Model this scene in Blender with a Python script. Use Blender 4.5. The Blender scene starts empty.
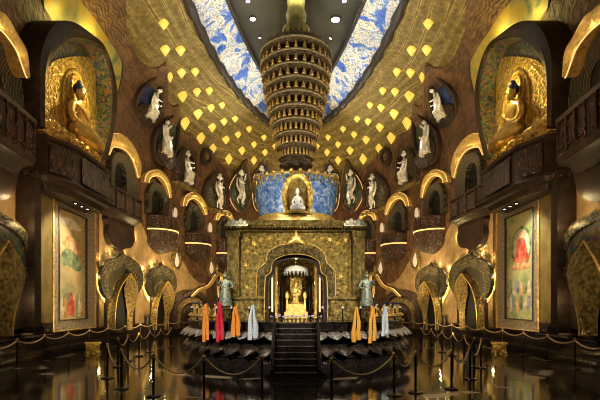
import bpy, bmesh, math, random
from mathutils import Vector, Matrix
random.seed(7)
PI = math.pi
sc = bpy.context.scene
COL = sc.collection
FP, CX, CY, EYE = 420.0, 296.0, 305.0, 2.3
CAM = Vector((0, 0, EYE))

# ------------------------------------------------------------ hall geometry
A0, B0, YC = 12.0, 25.8, 22.6          # plan ellipse of the wall
ZS, ZE = 15.5, 20.3                    # where the vault springs, where the painted ring sits
A1, B1 = 6.6, 21.8                     # ring opening
ST = Vector((0, 20.3, 0))              # centre of the lotus stage


def prof(s):
    return max(0.0, min(1.0, s)) ** 3.0


def shell(th, z, off=0.0):
    c, s_ = math.cos(th), math.sin(th)
    x0, y0 = (A0 - off) * c, (B0 - off) * s_
    if z <= ZS:
        return Vector((x0, YC + y0, z))
    g = prof((z - ZS) / (ZE - ZS))
    x1 = (A1 - off * .5) * math.copysign(abs(c) ** 1.2, c)
    y1 = (B1 - off * .5) * s_
    return Vector((x0 + (x1 - x0) * g, YC + y0 + (y1 - y0) * g, z))


def inside(p, off=0.0):
    z = p.z
    g = prof((z - ZS) / (ZE - ZS)) if z > ZS else 0.0
    b = (B0 - off) + ((B1 - off * .5) - (B0 - off)) * g
    s_ = (p.y - YC) / b
    if abs(s_) >= 1:
        return False
    c = math.sqrt(1 - s_ * s_)
    x = (A0 - off) * c + ((A1 - off * .5) * c ** 1.2 - (A0 - off) * c) * g
    return abs(p.x) < x


def ray(px, py):
    return Vector(((px - CX) / FP, 1.0, (CY - py) / FP))


def hit(px, py, off=0.0):
    d = ray(px, py)
    y = 1.0
    while y < 60 and inside(CAM + d * y, off) and (CAM + d * y).z < ZE:
        y += .1
    lo, hi = y - .1, y
    for _ in range(25):
        m = (lo + hi) / 2
        if inside(CAM + d * m, off):
            lo = m
        else:
            hi = m
    p = CAM + d * lo
    g = prof((p.z - ZS) / (ZE - ZS)) if p.z > ZS else 0.0
    b = (B0 - off) + ((B1 - off * .5) - (B0 - off)) * g
    s_ = max(-1, min(1, (p.y - YC) / b))
    th = math.asin(s_)
    if p.x < 0:
        th = PI - th
    return p, th


class Frame:
    """Local frame on the wall: x along the wall (towards the photo's right), y into the wall, z up."""
    k = 0.0

    def __init__(self, px, py, off=0.0, lean=False):
        p, th = hit(px, py, off)
        tv = shell(th - .004, p.z, off) - shell(th + .004, p.z, off)
        n = Vector((tv.y, -tv.x, 0)).normalized()
        if n.dot(Vector((math.cos(th), math.sin(th), 0))) < 0:
            n = -n
        self.setup(p, n)
        if lean:
            self.k = (shell(th, p.z - .8, off) - shell(th, p.z + .8, off)).dot(n) / 1.6

    def setup(self, p, n):
        self.o, self.n = p.copy(), n
        self.u = Vector((n.y, -n.x, 0))
        self.rot = math.atan2(self.u.y, self.u.x)

    def loc(self, px, py, dy=0.0):
        d = ray(px, py)
        q = self.o + self.n * dy
        m = self.n + Vector((0, 0, self.k))
        t = (q - CAM).dot(m) / d.dot(m)
        r = CAM + d * t - self.o
        return (r.dot(self.u), r.z)

    def locs(self, pts, dy=0.0):
        return [self.loc(a, b, dy) for a, b in pts]

    def world(self, u, y, z):
        return self.o + self.u * u + self.n * (y - self.k * z) + Vector((0, 0, z))


class Flat(Frame):
    """A frame facing the camera squarely (y away from the camera) at a given depth."""
    def __init__(self, px, py, Y):
        d = ray(px, py)
        self.setup(CAM + d * Y, Vector((0, 1, 0)))


# ------------------------------------------------------------ materials
MATS = {}


def N(nt, t, **kw):
    n = nt.nodes.new(t)
    for k, v in kw.items():
        setattr(n, k, v)
    return n


def new_mat(name):
    m = bpy.data.materials.new(name)
    m.use_nodes = True
    nt = m.node_tree
    b = nt.nodes['Principled BSDF']
    MATS[name] = m
    return m, nt, b


def mat(name, c1, c2=None, scale=4.0, rough=.5, metal=0.0, bump=0.0, bscale=None, btype='noise', spec=.5, lo=.35, hi=.65, emit=None, estr=0.0, detail=4.0, distort=0.0, dist=.05):
    m, nt, b = new_mat(name)
    L = nt.links.new
    b.inputs['Roughness'].default_value = rough
    b.inputs['Metallic'].default_value = metal
    b.inputs['Specular IOR Level'].default_value = spec
    tc = N(nt, 'ShaderNodeTexCoord')
    if c2 is None:
        b.inputs['Base Color'].default_value = (*c1, 1)
    else:
        nz = N(nt, 'ShaderNodeTexNoise')
        nz.inputs['Scale'].default_value = scale
        nz.inputs['Detail'].default_value = detail
        nz.inputs['Distortion'].default_value = distort
        r = N(nt, 'ShaderNodeValToRGB')
        r.color_ramp.elements[0].position, r.color_ramp.elements[1].position = lo, hi
        r.color_ramp.elements[0].color, r.color_ramp.elements[1].color = (*c1, 1), (*c2, 1)
        L(tc.outputs['Object'], nz.inputs['Vector'])
        L(nz.outputs['Fac'], r.inputs['Fac'])
        L(r.outputs['Color'], b.inputs['Base Color'])
    if bump:
        bs = bscale or scale
        if btype == 'noise':
            t = N(nt, 'ShaderNodeTexNoise')
            t.inputs['Scale'].default_value = bs
            t.inputs['Detail'].default_value = 3
            t.inputs['Distortion'].default_value = distort
            out = t.outputs['Fac']
        elif btype == 'vor':
            t = N(nt, 'ShaderNodeTexVoronoi')
            t.inputs['Scale'].default_value = bs
            out = t.outputs['Distance']
        else:
            t = N(nt, 'ShaderNodeTexWave')
            t.inputs['Scale'].default_value = bs
            t.inputs['Distortion'].default_value = 9
            t.inputs['Detail'].default_value = 2.5
            t.inputs['Detail Scale'].default_value = 1.2
            out = t.outputs['Fac']
        L(tc.outputs['Object'], t.inputs['Vector'])
        bp = N(nt, 'ShaderNodeBump')
        bp.inputs['Strength'].default_value = bump
        bp.inputs['Distance'].default_value = dist
        L(out, bp.inputs['Height'])
        L(bp.outputs['Normal'], b.inputs['Normal'])
    if emit:
        b.inputs['Emission Color'].default_value = (*emit, 1)
        b.inputs['Emission Strength'].default_value = estr
    return m


def glow(name, c, s):
    return mat(name, (c[0] * .6, c[1] * .6, c[2] * .6), emit=c, estr=s)


def multi(name, stops, scale, rough=.5, metal=0.0, kind='noise', distort=0.0, bump=0.0, coord='Object', stretch=(1, 1, 1), detail=4.0, bdist=.03):
    m, nt, b = new_mat(name)
    L = nt.links.new
    b.inputs['Roughness'].default_value = rough
    b.inputs['Metallic'].default_value = metal
    tc = N(nt, 'ShaderNodeTexCoord')
    mp = N(nt, 'ShaderNodeMapping')
    mp.inputs['Scale'].default_value = stretch
    L(tc.outputs[coord], mp.inputs['Vector'])
    if kind == 'noise':
        t = N(nt, 'ShaderNodeTexNoise')
        t.inputs['Detail'].default_value = detail
        t.inputs['Distortion'].default_value = distort
        out = t.outputs['Fac']
    elif kind == 'vor':
        t = N(nt, 'ShaderNodeTexVoronoi')
        sp = N(nt, 'ShaderNodeSeparateColor')
        L(t.outputs['Color'], sp.inputs['Color'])
        out = sp.outputs['Red']
    else:
        t = N(nt, 'ShaderNodeTexWave')
        t.inputs['Distortion'].default_value = distort
        t.inputs['Detail'].default_value = detail
        out = t.outputs['Fac']
    t.inputs['Scale'].default_value = scale
    L(mp.outputs['Vector'], t.inputs['Vector'])
    r = N(nt, 'ShaderNodeValToRGB')
    e = r.color_ramp.elements
    while len(e) < len(stops):
        e.new(.5)
    for i, (p, c) in enumerate(stops):
        e[i].position = p
        e[i].color = (*c, 1)
    L(out, r.inputs['Fac'])
    L(r.outputs['Color'], b.inputs['Base Color'])
    if bump:
        bp = N(nt, 'ShaderNodeBump')
        bp.inputs['Strength'].default_value = bump
        bp.inputs['Distance'].default_value = bdist
        L(out, bp.inputs['Height'])
        L(bp.outputs['Normal'], b.inputs['Normal'])
    return m


BROWN = mat('brown_plaster', (.066, .033, .016), (.170, .086, .037), 1.6, .66, 0, .48, 1.6, 'wave', distort=1.0, dist=.09)
DARK = mat('dark_carved_wood', (.020, .012, .009), (.075, .040, .024), 5, .42, 0, 1.0, 2.6, 'wave', dist=.08)
DARKP = mat('dark_plain_wood', (.014, .009, .007), (.040, .022, .014), 3, .5, 0, .25, 8)
BLACK = mat('black_void', (.004, .0035, .003), rough=.7)
GOLD = mat('gilded_metal', (.52, .33, .07), (.84, .60, .19), 6, .32, .5, .3, 14)
GOLDR = mat('gilded_relief', (.40, .25, .045), (.90, .66, .20), 5, .36, .4, 1.0, 7, 'vor', dist=.10)
GOLDF = mat('gilded_carved_facade', (.17, .12, .03), (.64, .48, .17), 7, .38, .5, 1.0, 8, 'wave', dist=.06)
OLDG = mat('old_gold', (.13, .095, .03), (.38, .28, .10), 5, .42, .5, .9, 6, 'wave', dist=.06)
BRASS = mat('brass', (.50, .34, .12), rough=.28, metal=.9)
DARKG = mat('dark_carved_gold', (.035, .024, .010), (.20, .145, .055), 6, .4, .45, 1.0, 4, 'wave', dist=.06)
HALO = mat('painted_glow_gold', (.72, .52, .16), (.85, .64, .22), 5, .5, .1, .2, 8)  # bright gold that paints the wall's lit crescent into the colour
OLIVE = mat('olive_lacquer', (.14, .10, .030), (.22, .165, .055), 2, .45, .25, .2, 6)
FRAME = mat('ornate_frame_gilt', (.24, .19, .12), (.60, .50, .34), 9, .45, .2, 1.0, 5, 'wave', dist=.05)
MOSAIC = multi('mosaic_tiles', [(.0, (.02, .03, .025)), (.25, (.035, .12, .08)), (.45, (.16, .095, .03)), (.6, (.035, .045, .20)), (.78, (.30, .14, .03)), (1, (.05, .17, .11))], 7.5, .4, .1, 'vor')
LATTICE = multi('pierced_lattice', [(.0, (.012, .012, .010)), (.42, (.03, .034, .024)), (.55, (.16, .14, .075)), (1, (.30, .26, .14))], 17, .45, .3, 'vor', bump=.6)
GREEND = multi('dark_green_relief', [(0, (.010, .012, .009)), (.5, (.022, .026, .017)), (.7, (.06, .055, .028)), (1, (.12, .10, .05))], 3.5, .45, .3, 'wave', 7, .6)
WSTONE = mat('white_stone', (.48, .47, .44), (.84, .82, .77), 7, .5, 0, .4, 12)
TEAL = multi('painted_statue', [(.3, (.02, .035, .03)), (.42, (.08, .14, .13)), (.52, (.26, .28, .22)), (.6, (.06, .05, .025)), (.75, (.20, .16, .07))], 11, .45)
HAIR = mat('blue_hair', (.012, .02, .10), (.03, .05, .22), 20, .5, 0, .8, 30, 'vor')
LED = glow('warm_cove_light', (1.0, .62, .22), 1.15)
LEDW = glow('white_lamp', (1.0, .95, .82), 14)
LEDY = glow('yellow_cove_light', (1.0, .74, .20), 1.1)
SPOTM = glow('ceiling_lamp_face', (.92, .96, 1.0), 60)
BOSS = mat('lit_boss', (.80, .56, .10), rough=.4, emit=(1.0, .70, .12), estr=.30)
LITWIN = glow('lit_window', (1.0, .80, .50), .85)
RIM = mat('dark_ring_moulding', (.012, .009, .007), (.035, .025, .018), 8, .5, 0, .8, 10)
LITDIM = glow('dim_lit_shade', (1.0, .78, .55), .35)
CEIL = mat('grey_ceiling', (.030, .030, .025), (.060, .056, .045), .4, .6)
WAX = mat('red_cloth', (.55, .012, .03), rough=.7)
ORANGE = mat('orange_silk', (.80, .24, .02), (.90, .36, .05), 20, .6)
YELLOWO = mat('amber_silk', (.78, .34, .02), (.88, .46, .06), 20, .6)
RED = mat('red_silk', (.55, .01, .03), (.75, .02, .05), 20, .6)
SILVER = mat('pale_silk', (.50, .58, .66), (.72, .78, .84), 20, .6)
PURPLE = mat('purple_flower', (.20, .10, .28), (.62, .52, .66), 30, .7)
CRYSTAL = mat('crystal', (.45, .46, .42), rough=.2, emit=(1, .93, .78), estr=.10)
BLACKG = mat('black_lacquer', (.010, .008, .008), (.028, .02, .018), 6, .16, 0, .25, 9)
STAGEM = mat('dark_bronze_lotus', (.022, .016, .013), (.075, .055, .042), 7, .24, .35, .5, 14)
PALEP = mat('pale_lotus_edge', (.12, .11, .095), (.40, .37, .33), 9, .3, .15, .4, 10)
ROPE = mat('gold_rope', (.36, .25, .10), (.55, .40, .19), 30, .6, .1)
POST = mat('dark_bronze_post', (.030, .022, .014), (.06, .045, .03), 6, .25, .6)
BLUEP = multi('blue_dome_painting', [(.30, (.03, .07, .22)), (.42, (.06, .16, .42)), (.52, (.16, .30, .56)), (.62, (.42, .54, .64)), (.74, (.55, .50, .30))], 4.5, .35, .1, 'noise', 1.2, detail=6)
YPANEL = multi('yellow_painted_panel', [(.25, (.50, .30, .02)), (.45, (.42, .30, .06)), (.58, (.30, .27, .10)), (.68, (.10, .13, .09)), (.8, (.30, .12, .03))], .55, .5, 0, 'noise', 1.5, detail=5)
PANELBG = multi('night_blue_panel', [(.3, (.008, .010, .018)), (.5, (.02, .04, .14)), (.7, (.06, .10, .26))], 1.6, .5, 0, 'noise', .5)
PANELGR = multi('dark_green_panel', [(.3, (.012, .016, .010)), (.5, (.05, .07, .03)), (.7, (.15, .15, .07))], 2.2, .5, 0, 'noise', .8)


def vault_mat():
    m, nt, b = new_mat('gilded_vault')
    L = nt.links.new
    b.inputs['Roughness'].default_value = .5
    b.inputs['Metallic'].default_value = .25
    tc = N(nt, 'ShaderNodeTexCoord')
    w = N(nt, 'ShaderNodeTexWave')
    w.bands_direction = 'Y'
    w.inputs['Scale'].default_value = 2.3
    w.inputs['Distortion'].default_value = 6.0
    w.inputs['Detail'].default_value = 1.5
    w.inputs['Detail Scale'].default_value = 1.8
    L(tc.outputs['UV'], w.inputs['Vector'])
    r = N(nt, 'ShaderNodeValToRGB')
    e = r.color_ramp.elements
    e[0].position, e[0].color = .0, (.20, .145, .045, 1)
    e[1].position, e[1].color = .84, (.26, .19, .06, 1)
    x = e.new(.93); x.color = (.50, .41, .16, 1)
    x = e.new(.97); x.color = (.20, .13, .035, 1)
    L(w.outputs['Fac'], r.inputs['Fac'])
    nz = N(nt, 'ShaderNodeTexNoise')
    nz.inputs['Scale'].default_value = 3.5
    nz.inputs['Detail'].default_value = 9
    L(tc.outputs['Object'], nz.inputs['Vector'])
    mx = N(nt, 'ShaderNodeMix', data_type='RGBA', blend_type='MULTIPLY')
    mx.inputs[0].default_value = .75
    L(r.outputs['Color'], mx.inputs[6])
    r2 = N(nt, 'ShaderNodeValToRGB')
    r2.color_ramp.elements[0].position, r2.color_ramp.elements[0].color = .38, (.45, .40, .30, 1)
    r2.color_ramp.elements[1].position, r2.color_ramp.elements[1].color = .62, (1, 1, 1, 1)
    L(nz.outputs['Fac'], r2.inputs['Fac'])
    L(r2.outputs['Color'], mx.inputs[7])
    L(mx.outputs[2], b.inputs['Base Color'])
    bp = N(nt, 'ShaderNodeBump')
    bp.inputs['Strength'].default_value = .35
    bp.inputs['Distance'].default_value = .08
    L(w.outputs['Fac'], bp.inputs['Height'])
    L(bp.outputs['Normal'], b.inputs['Normal'])
    return m


def frieze_mat():
    m, nt, b = new_mat('painted_cloud_frieze')
    L = nt.links.new
    b.inputs['Roughness'].default_value = .55
    tc = N(nt, 'ShaderNodeTexCoord')
    n1 = N(nt, 'ShaderNodeTexNoise')
    n1.inputs['Scale'].default_value = .62
    n1.inputs['Detail'].default_value = 8
    n1.inputs['Distortion'].default_value = 1.6
    L(tc.outputs['Object'], n1.inputs['Vector'])
    r1 = N(nt, 'ShaderNodeValToRGB')
    e = r1.color_ramp.elements
    e[0].position, e[0].color = .30, (.03, .09, .46, 1)
    e[1].position, e[1].color = .42, (.08, .18, .55, 1)
    for p, c in ((.45, (.30, .38, .58)), (.50, (.56, .57, .58)), (.57, (.58, .53, .42)), (.64, (.34, .42, .60)), (.72, (.60, .58, .50))):
        x = e.new(p); x.color = (*c, 1)
    L(n1.outputs['Fac'], r1.inputs['Fac'])
    n2 = N(nt, 'ShaderNodeTexNoise')
    n2.inputs['Scale'].default_value = 2.4
    n2.inputs['Detail'].default_value = 5
    n2.inputs['Distortion'].default_value = 3.5
    L(tc.outputs['Object'], n2.inputs['Vector'])
    r2 = N(nt, 'ShaderNodeValToRGB')
    e = r2.color_ramp.elements
    e[0].position, e[0].color = .36, (.20, .18, .22, 1)
    e[1].position, e[1].color = .50, (.85, .85, .86, 1)
    x = e.new(.62); x.color = (1.25, 1.22, 1.15, 1)
    x = e.new(.72); x.color = (.8, .5, .35, 1)
    L(n2.outputs['Fac'], r2.inputs['Fac'])
    mx = N(nt, 'ShaderNodeMix', data_type='RGBA', blend_type='MULTIPLY')
    mx.inputs[0].default_value = .9
    L(r1.outputs['Color'], mx.inputs[6])
    L(r2.outputs['Color'], mx.inputs[7])
    L(mx.outputs[2], b.inputs['Base Color'])
    return m


def floor_mat():
    m, nt, b = new_mat('polished_black_marble')
    L = nt.links.new
    b.inputs['Specular IOR Level'].default_value = .75
    tc = N(nt, 'ShaderNodeTexCoord')
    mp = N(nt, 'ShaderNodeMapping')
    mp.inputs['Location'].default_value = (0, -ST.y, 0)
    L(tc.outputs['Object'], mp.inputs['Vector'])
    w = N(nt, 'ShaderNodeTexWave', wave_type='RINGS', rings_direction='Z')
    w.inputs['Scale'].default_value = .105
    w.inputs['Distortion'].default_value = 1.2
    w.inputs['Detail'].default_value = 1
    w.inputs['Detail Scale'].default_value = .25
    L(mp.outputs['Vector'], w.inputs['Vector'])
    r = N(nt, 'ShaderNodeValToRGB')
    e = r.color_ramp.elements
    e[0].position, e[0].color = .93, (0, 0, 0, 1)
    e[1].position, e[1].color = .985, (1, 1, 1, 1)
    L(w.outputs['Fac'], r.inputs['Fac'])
    nz = N(nt, 'ShaderNodeTexNoise')
    nz.inputs['Scale'].default_value = .45
    nz.inputs['Detail'].default_value = 2
    nz.inputs['Distortion'].default_value = 1.5
    L(tc.outputs['Object'], nz.inputs['Vector'])
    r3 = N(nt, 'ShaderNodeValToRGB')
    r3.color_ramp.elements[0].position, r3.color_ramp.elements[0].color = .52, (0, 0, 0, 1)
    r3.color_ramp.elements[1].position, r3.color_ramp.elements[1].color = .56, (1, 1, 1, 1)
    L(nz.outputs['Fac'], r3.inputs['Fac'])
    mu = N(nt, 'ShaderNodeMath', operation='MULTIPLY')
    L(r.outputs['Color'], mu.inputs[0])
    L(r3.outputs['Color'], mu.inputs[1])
    vn = N(nt, 'ShaderNodeTexNoise')
    vn.inputs['Scale'].default_value = 1.6
    vn.inputs['Detail'].default_value = 8
    vn.inputs['Distortion'].default_value = 2
    L(tc.outputs['Object'], vn.inputs['Vector'])
    rv = N(nt, 'ShaderNodeValToRGB')
    e = rv.color_ramp.elements
    e[0].position, e[0].color = .40, (.004, .0035, .003, 1)
    e[1].position, e[1].color = .70, (.022, .017, .013, 1)
    L(vn.outputs['Fac'], rv.inputs['Fac'])
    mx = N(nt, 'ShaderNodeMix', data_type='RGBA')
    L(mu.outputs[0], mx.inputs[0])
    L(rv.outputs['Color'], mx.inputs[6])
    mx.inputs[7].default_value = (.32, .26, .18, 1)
    L(mx.outputs[2], b.inputs['Base Color'])
    b.inputs['Roughness'].default_value = .09
    bp = N(nt, 'ShaderNodeBump')
    bp.inputs['Strength'].default_value = .08
    bp.inputs['Distance'].default_value = .02
    L(vn.outputs['Fac'], bp.inputs['Height'])
    L(bp.outputs['Normal'], b.inputs['Normal'])
    return m


VAULT, FRIEZE, FLOOR = vault_mat(), frieze_mat(), floor_mat()
WALLG = BROWN

# ------------------------------------------------------------ mesh helpers


def smooth(pts, n=40, closed=False):
    """Catmull-Rom through the points, resampled evenly to n points."""
    P = [Vector((*p, 0)[:3]) if len(p) == 2 else Vector(p) for p in pts]
    m = len(P)
    out = []
    segs = m if closed else m - 1
    for i in range(segs):
        if closed:
            p0, p1, p2, p3 = P[(i - 1) % m], P[i], P[(i + 1) % m], P[(i + 2) % m]
        else:
            p0, p1, p2, p3 = P[max(i - 1, 0)], P[i], P[i + 1], P[min(i + 2, m - 1)]
        for k in range(10):
            t = k / 10
            out.append(.5 * ((2 * p1) + (p2 - p0) * t + (2 * p0 - 5 * p1 + 4 * p2 - p3) * t * t + (3 * p1 - p0 - 3 * p2 + p3) * t ** 3))
    if not closed:
        out.append(P[-1])
    return resample([tuple(p) for p in out], n, closed, len(pts[0]))


def resample(pts, n, closed=False, dim=2):
    P = [Vector((*p, 0)[:3]) if len(p) == 2 else Vector(p) for p in pts]
    if closed:
        P = P + [P[0]]
    d = [0.0]
    for i in range(1, len(P)):
        d.append(d[-1] + (P[i] - P[i - 1]).length)
    tot = d[-1]
    out, j = [], 0
    for k in range(n):
        s = tot * k / (n if closed else n - 1)
        while j < len(d) - 2 and d[j + 1] < s:
            j += 1
        L_ = d[j + 1] - d[j]
        t = 0 if L_ < 1e-9 else min(1, (s - d[j]) / L_)
        p = P[j].lerp(P[j + 1], t)
        out.append((p.x, p.y) if dim == 2 else tuple(p))
    return out


class MB:
    def __init__(self, sx=1, lean=0.0):
        self.v, self.f, self.sx, self.k = [], [], sx, lean

    def add(self, vs, fs):
        b = len(self.v)
        self.v += [tuple(p) for p in vs]
        self.f += [tuple(i + b for i in q) for q in fs]
        return self

    def box(self, c, s, rz=0.0):
        x, y, z = s[0] / 2, s[1] / 2, s[2] / 2
        vs = [Vector((a * x, b_ * y, d * z)) for a in (-1, 1) for b_ in (-1, 1) for d in (-1, 1)]
        R = Matrix.Rotation(rz, 3, 'Z')
        vs = [R @ p + Vector(c) for p in vs]
        return self.add(vs, [(0, 1, 3, 2), (4, 6, 7, 5), (0, 4, 5, 1), (2, 3, 7, 6), (0, 2, 6, 4), (1, 5, 7, 3)])

    def prism(self, pts, y0, y1, bevel=0.0):
        """outline in (x, z), extruded from y0 (back) to y1 (front)."""
        n = len(pts)
        cx = sum(p[0] for p in pts) / n
        cz = sum(p[1] for p in pts) / n
        vs = [(p[0], y0, p[1]) for p in pts] + [(p[0], y1, p[1]) for p in pts]
        fs = [tuple(range(n)), tuple(reversed(range(n, 2 * n)))] + [(i, (i + 1) % n, n + (i + 1) % n, n + i) for i in range(n)]
        return self.add(vs, fs)

    def pillow(self, pts, y0, depth, rings=5, ctr=None, flat=.0):
        """outline (x, z) bulging towards -y by depth."""
        n = len(pts)
        cx, cz = ctr or (sum(p[0] for p in pts) / n, sum(p[1] for p in pts) / n)
        vs, fs = [], []
        for k in range(rings):
            a = k / rings * PI / 2
            s, d = math.cos(a), math.sin(a)
            for p in pts:
                vs.append((cx + (p[0] - cx) * s, y0 - depth * d, cz + (p[1] - cz) * s))
        vs.append((cx, y0 - depth, cz))
        for k in range(rings - 1):
            for i in range(n):
                j = (i + 1) % n
                fs.append((k * n + i, k * n + j, (k + 1) * n + j, (k + 1) * n + i))
        k = rings - 1
        fs += [(k * n + i, k * n + (i + 1) % n, len(vs) - 1) for i in range(n)]
        fs.append(tuple(reversed(range(n))))
        return self.add(vs, fs)

    def band(self, A, B, y0, y1, closed=False, bulge=0.0):
        """strip between two polylines of equal count, extruded y0 -> y1; B is the inner one."""
        n = len(A)
        vs = []
        for p, q in zip(A, B):
            m = ((p[0] + q[0]) / 2, (p[1] + q[1]) / 2)
            vs += [(p[0], y0, p[1]), (p[0], y1, p[1]), (m[0], y1 - bulge, m[1]), (q[0], y1, q[1]), (q[0], y0, q[1])]
        fs = []
        for i in range(n if closed else n - 1):
            j = (i + 1) % n
            for k in range(5):
                l_ = (k + 1) % 5
                fs.append((i * 5 + k, j * 5 + k, j * 5 + l_, i * 5 + l_))
        if not closed:
            fs += [tuple(range(5)), tuple(reversed(range((n - 1) * 5, n * 5)))]
        return self.add(vs, fs)

    def tube(self, path, r, seg=6, closed=False):
        P = [Vector(p) for p in path]
        n = len(P)
        vs, fs = [], []
        nrm = None
        for i in range(n):
            if closed:
                t = (P[(i + 1) % n] - P[i - 1])
            else:
                t = P[min(i + 1, n - 1)] - P[max(i - 1, 0)]
            t.normalize()
            if nrm is None:
                a = Vector((0, 0, 1)) if abs(t.z) < .9 else Vector((1, 0, 0))
                nrm = t.cross(a).normalized()
            nrm = (nrm - t * nrm.dot(t)).normalized()
            bn = t.cross(nrm)
            rr = r[i] if isinstance(r, (list, tuple)) else r
            for k in range(seg):
                a = 2 * PI * k / seg
                vs.append(P[i] + nrm * math.cos(a) * rr + bn * math.sin(a) * rr)
        for i in range(n if closed else n - 1):
            j = (i + 1) % n
            for k in range(seg):
                l_ = (k + 1) % seg
                fs.append((i * seg + k, i * seg + l_, j * seg + l_, j * seg + k))
        if not closed:
            fs += [tuple(reversed(range(seg))), tuple(range((n - 1) * seg, n * seg))]
        return self.add(vs, fs)

    def lathe(self, prof_, seg=32, c=(0, 0, 0), a0=0.0, a1=2 * PI, sxy=(1, 1)):
        full = abs(a1 - a0 - 2 * PI) < 1e-6
        m = seg if full else seg + 1
        vs, fs = [], []
        for r, z in prof_:
            for k in range(m):
                a = a0 + (a1 - a0) * k / seg
                vs.append((c[0] + r * math.cos(a) * sxy[0], c[1] + r * math.sin(a) * sxy[1], c[2] + z))
        for i in range(len(prof_) - 1):
            for k in range(seg):
                l_ = (k + 1) % m
                fs.append((i * m + k, i * m + l_, (i + 1) * m + l_, (i + 1) * m + k))
        if full:
            if prof_[0][0] > 1e-4:
                fs.append(tuple(reversed(range(m))))
            if prof_[-1][0] > 1e-4:
                fs.append(tuple(range((len(prof_) - 1) * m, len(prof_) * m)))
        else:
            fs += [tuple(i * m for i in range(len(prof_))), tuple(i * m + m - 1 for i in reversed(range(len(prof_))))]
        return self.add(vs, fs)

    def loft(self, secs):
        """list of equal-length closed loops of 3D points."""
        n = len(secs[0])
        vs = [p for s in secs for p in s]
        fs = []
        for i in range(len(secs) - 1):
            for k in range(n):
                l_ = (k + 1) % n
                fs.append((i * n + k, i * n + l_, (i + 1) * n + l_, (i + 1) * n + k))
        fs += [tuple(reversed(range(n))), tuple(range((len(secs) - 1) * n, len(secs) * n))]
        return self.add(vs, fs)

    def ball(self, c, r, seg=12, rings=8, rot=None):
        r = (r, r, r) if not isinstance(r, (tuple, list)) else r
        vs, fs = [], []
        for i in range(1, rings):
            a = PI * i / rings
            for k in range(seg):
                b = 2 * PI * k / seg
                vs.append(Vector((r[0] * math.sin(a) * math.cos(b), r[1] * math.sin(a) * math.sin(b), r[2] * math.cos(a))))
        vs += [Vector((0, 0, r[2])), Vector((0, 0, -r[2]))]
        if rot is not None:
            vs = [rot @ p for p in vs]
        vs = [p + Vector(c) for p in vs]
        for i in range(rings - 2):
            for k in range(seg):
                l_ = (k + 1) % seg
                fs.append((i * seg + k, (i + 1) * seg + k, (i + 1) * seg + l_, i * seg + l_))
        t = len(vs) - 2
        for k in range(seg):
            l_ = (k + 1) % seg
            fs.append((t, k, l_))
            fs.append((t + 1, (rings - 2) * seg + l_, (rings - 2) * seg + k))
        return self.add(vs, fs)

    def mesh(self, name, m, angle=35):
        me = bpy.data.meshes.new(name)
        me.from_pydata([(p[0] * self.sx, p[1] - self.k * p[2], p[2]) for p in self.v], [], self.f)
        bm = bmesh.new()
        bm.from_mesh(me)
        bmesh.ops.recalc_face_normals(bm, faces=bm.faces)
        bm.to_mesh(me)
        bm.free()
        me.materials.append(m)
        me.shade_smooth()
        try:
            me.set_sharp_from_angle(angle=math.radians(angle))
        except Exception:
            pass
        return me

    def build(self, name, m, parent=None, angle=35):
        return link(name, self.mesh(name, m, angle), parent)


def link(name, me, parent=None, loc=None):
    o = bpy.data.objects.new(name, me)
    COL.objects.link(o)
    if parent is not None:
        o.parent = parent
    if loc is not None:
        o.location = loc
    return o


def tag(o, label=None, cat=None, group=None, kind=None):
    if label:
        o['label'] = label
    if cat:
        o['category'] = cat
    if group:
        o['group'] = group
    if kind:
        o['kind'] = kind
    return o


def thing(name, label, cat, loc=(0, 0, 0), rz=0.0, group=None):
    o = bpy.data.objects.new(name, None)
    o.empty_display_size = .2
    COL.objects.link(o)
    o.location = loc
    o.rotation_euler = (0, 0, rz)
    return tag(o, label, cat, group)


def fthing(F, side, name, label, cat, group=None):
    """thing placed at a wall frame; side -1 is the traced left wall, +1 its mirror on the right."""
    if side < 0:
        return thing(name, label, cat, F.o, F.rot, group)
    rot = math.atan2(-F.u.y, F.u.x)
    return thing(name, label, cat, (-F.o.x, F.o.y, F.o.z), rot, group)


def mb(side, F=None):
    return MB(1 if side < 0 else -1, F.k if F else 0.0)


SIDES = ((-1, 'left'), (1, 'right'))


def lamp(kind, name, loc, energy, color=(1, .72, .38), radius=.1, target=None, spot=70, blend=.6):
    d = bpy.data.lights.new(name, kind)
    d.energy = energy
    d.color = color
    if kind != 'AREA':
        d.shadow_soft_size = radius
    if kind == 'SPOT':
        d.spot_size = math.radians(spot)
        d.spot_blend = blend
    o = bpy.data.objects.new(name, d)
    COL.objects.link(o)
    o.location = loc
    if target is not None:
        o.rotation_euler = (Vector(target) - Vector(loc)).to_track_quat('-Z', 'Y').to_euler()
    return o


def both(kind, name, loc, energy, color=(1, .72, .38), radius=.1, target=None, **k):
    lamp(kind, name, loc, energy, color, radius, target, **k)
    lamp(kind, name, (-loc[0], loc[1], loc[2]), energy, color, radius, None if target is None else (-target[0], target[1], target[2]), **k)


# ------------------------------------------------------------ figures
def skin_body(V, E, root=0, sub=2):
    """A single continuous body grown around a skeleton: V = [(x, y, z, r)], E = edges."""
    me = bpy.data.meshes.new('body')
    me.from_pydata([v[:3] for v in V], E, [])
    o = bpy.data.objects.new('body_tmp', me)
    COL.objects.link(o)
    sk = o.modifiers.new('s', 'SKIN')
    for i, v in enumerate(V):
        d = me.skin_vertices[0].data[i]
        r = v[3]
        d.radius = r if isinstance(r, tuple) else (r, r)
        d.use_root = (i == root)
    sk.use_smooth_shade = True
    ss = o.modifiers.new('u', 'SUBSURF')
    ss.levels = ss.render_levels = sub
    dg = bpy.context.evaluated_depsgraph_get()
    dg.update()
    ev = o.evaluated_get(dg)
    out = bpy.data.meshes.new_from_object(ev)
    bpy.data.objects.remove(o)
    vs = [tuple(v.co) for v in out.vertices]
    fs = [tuple(p.vertices) for p in out.polygons]
    bpy.data.meshes.remove(out)
    return vs, fs


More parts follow.
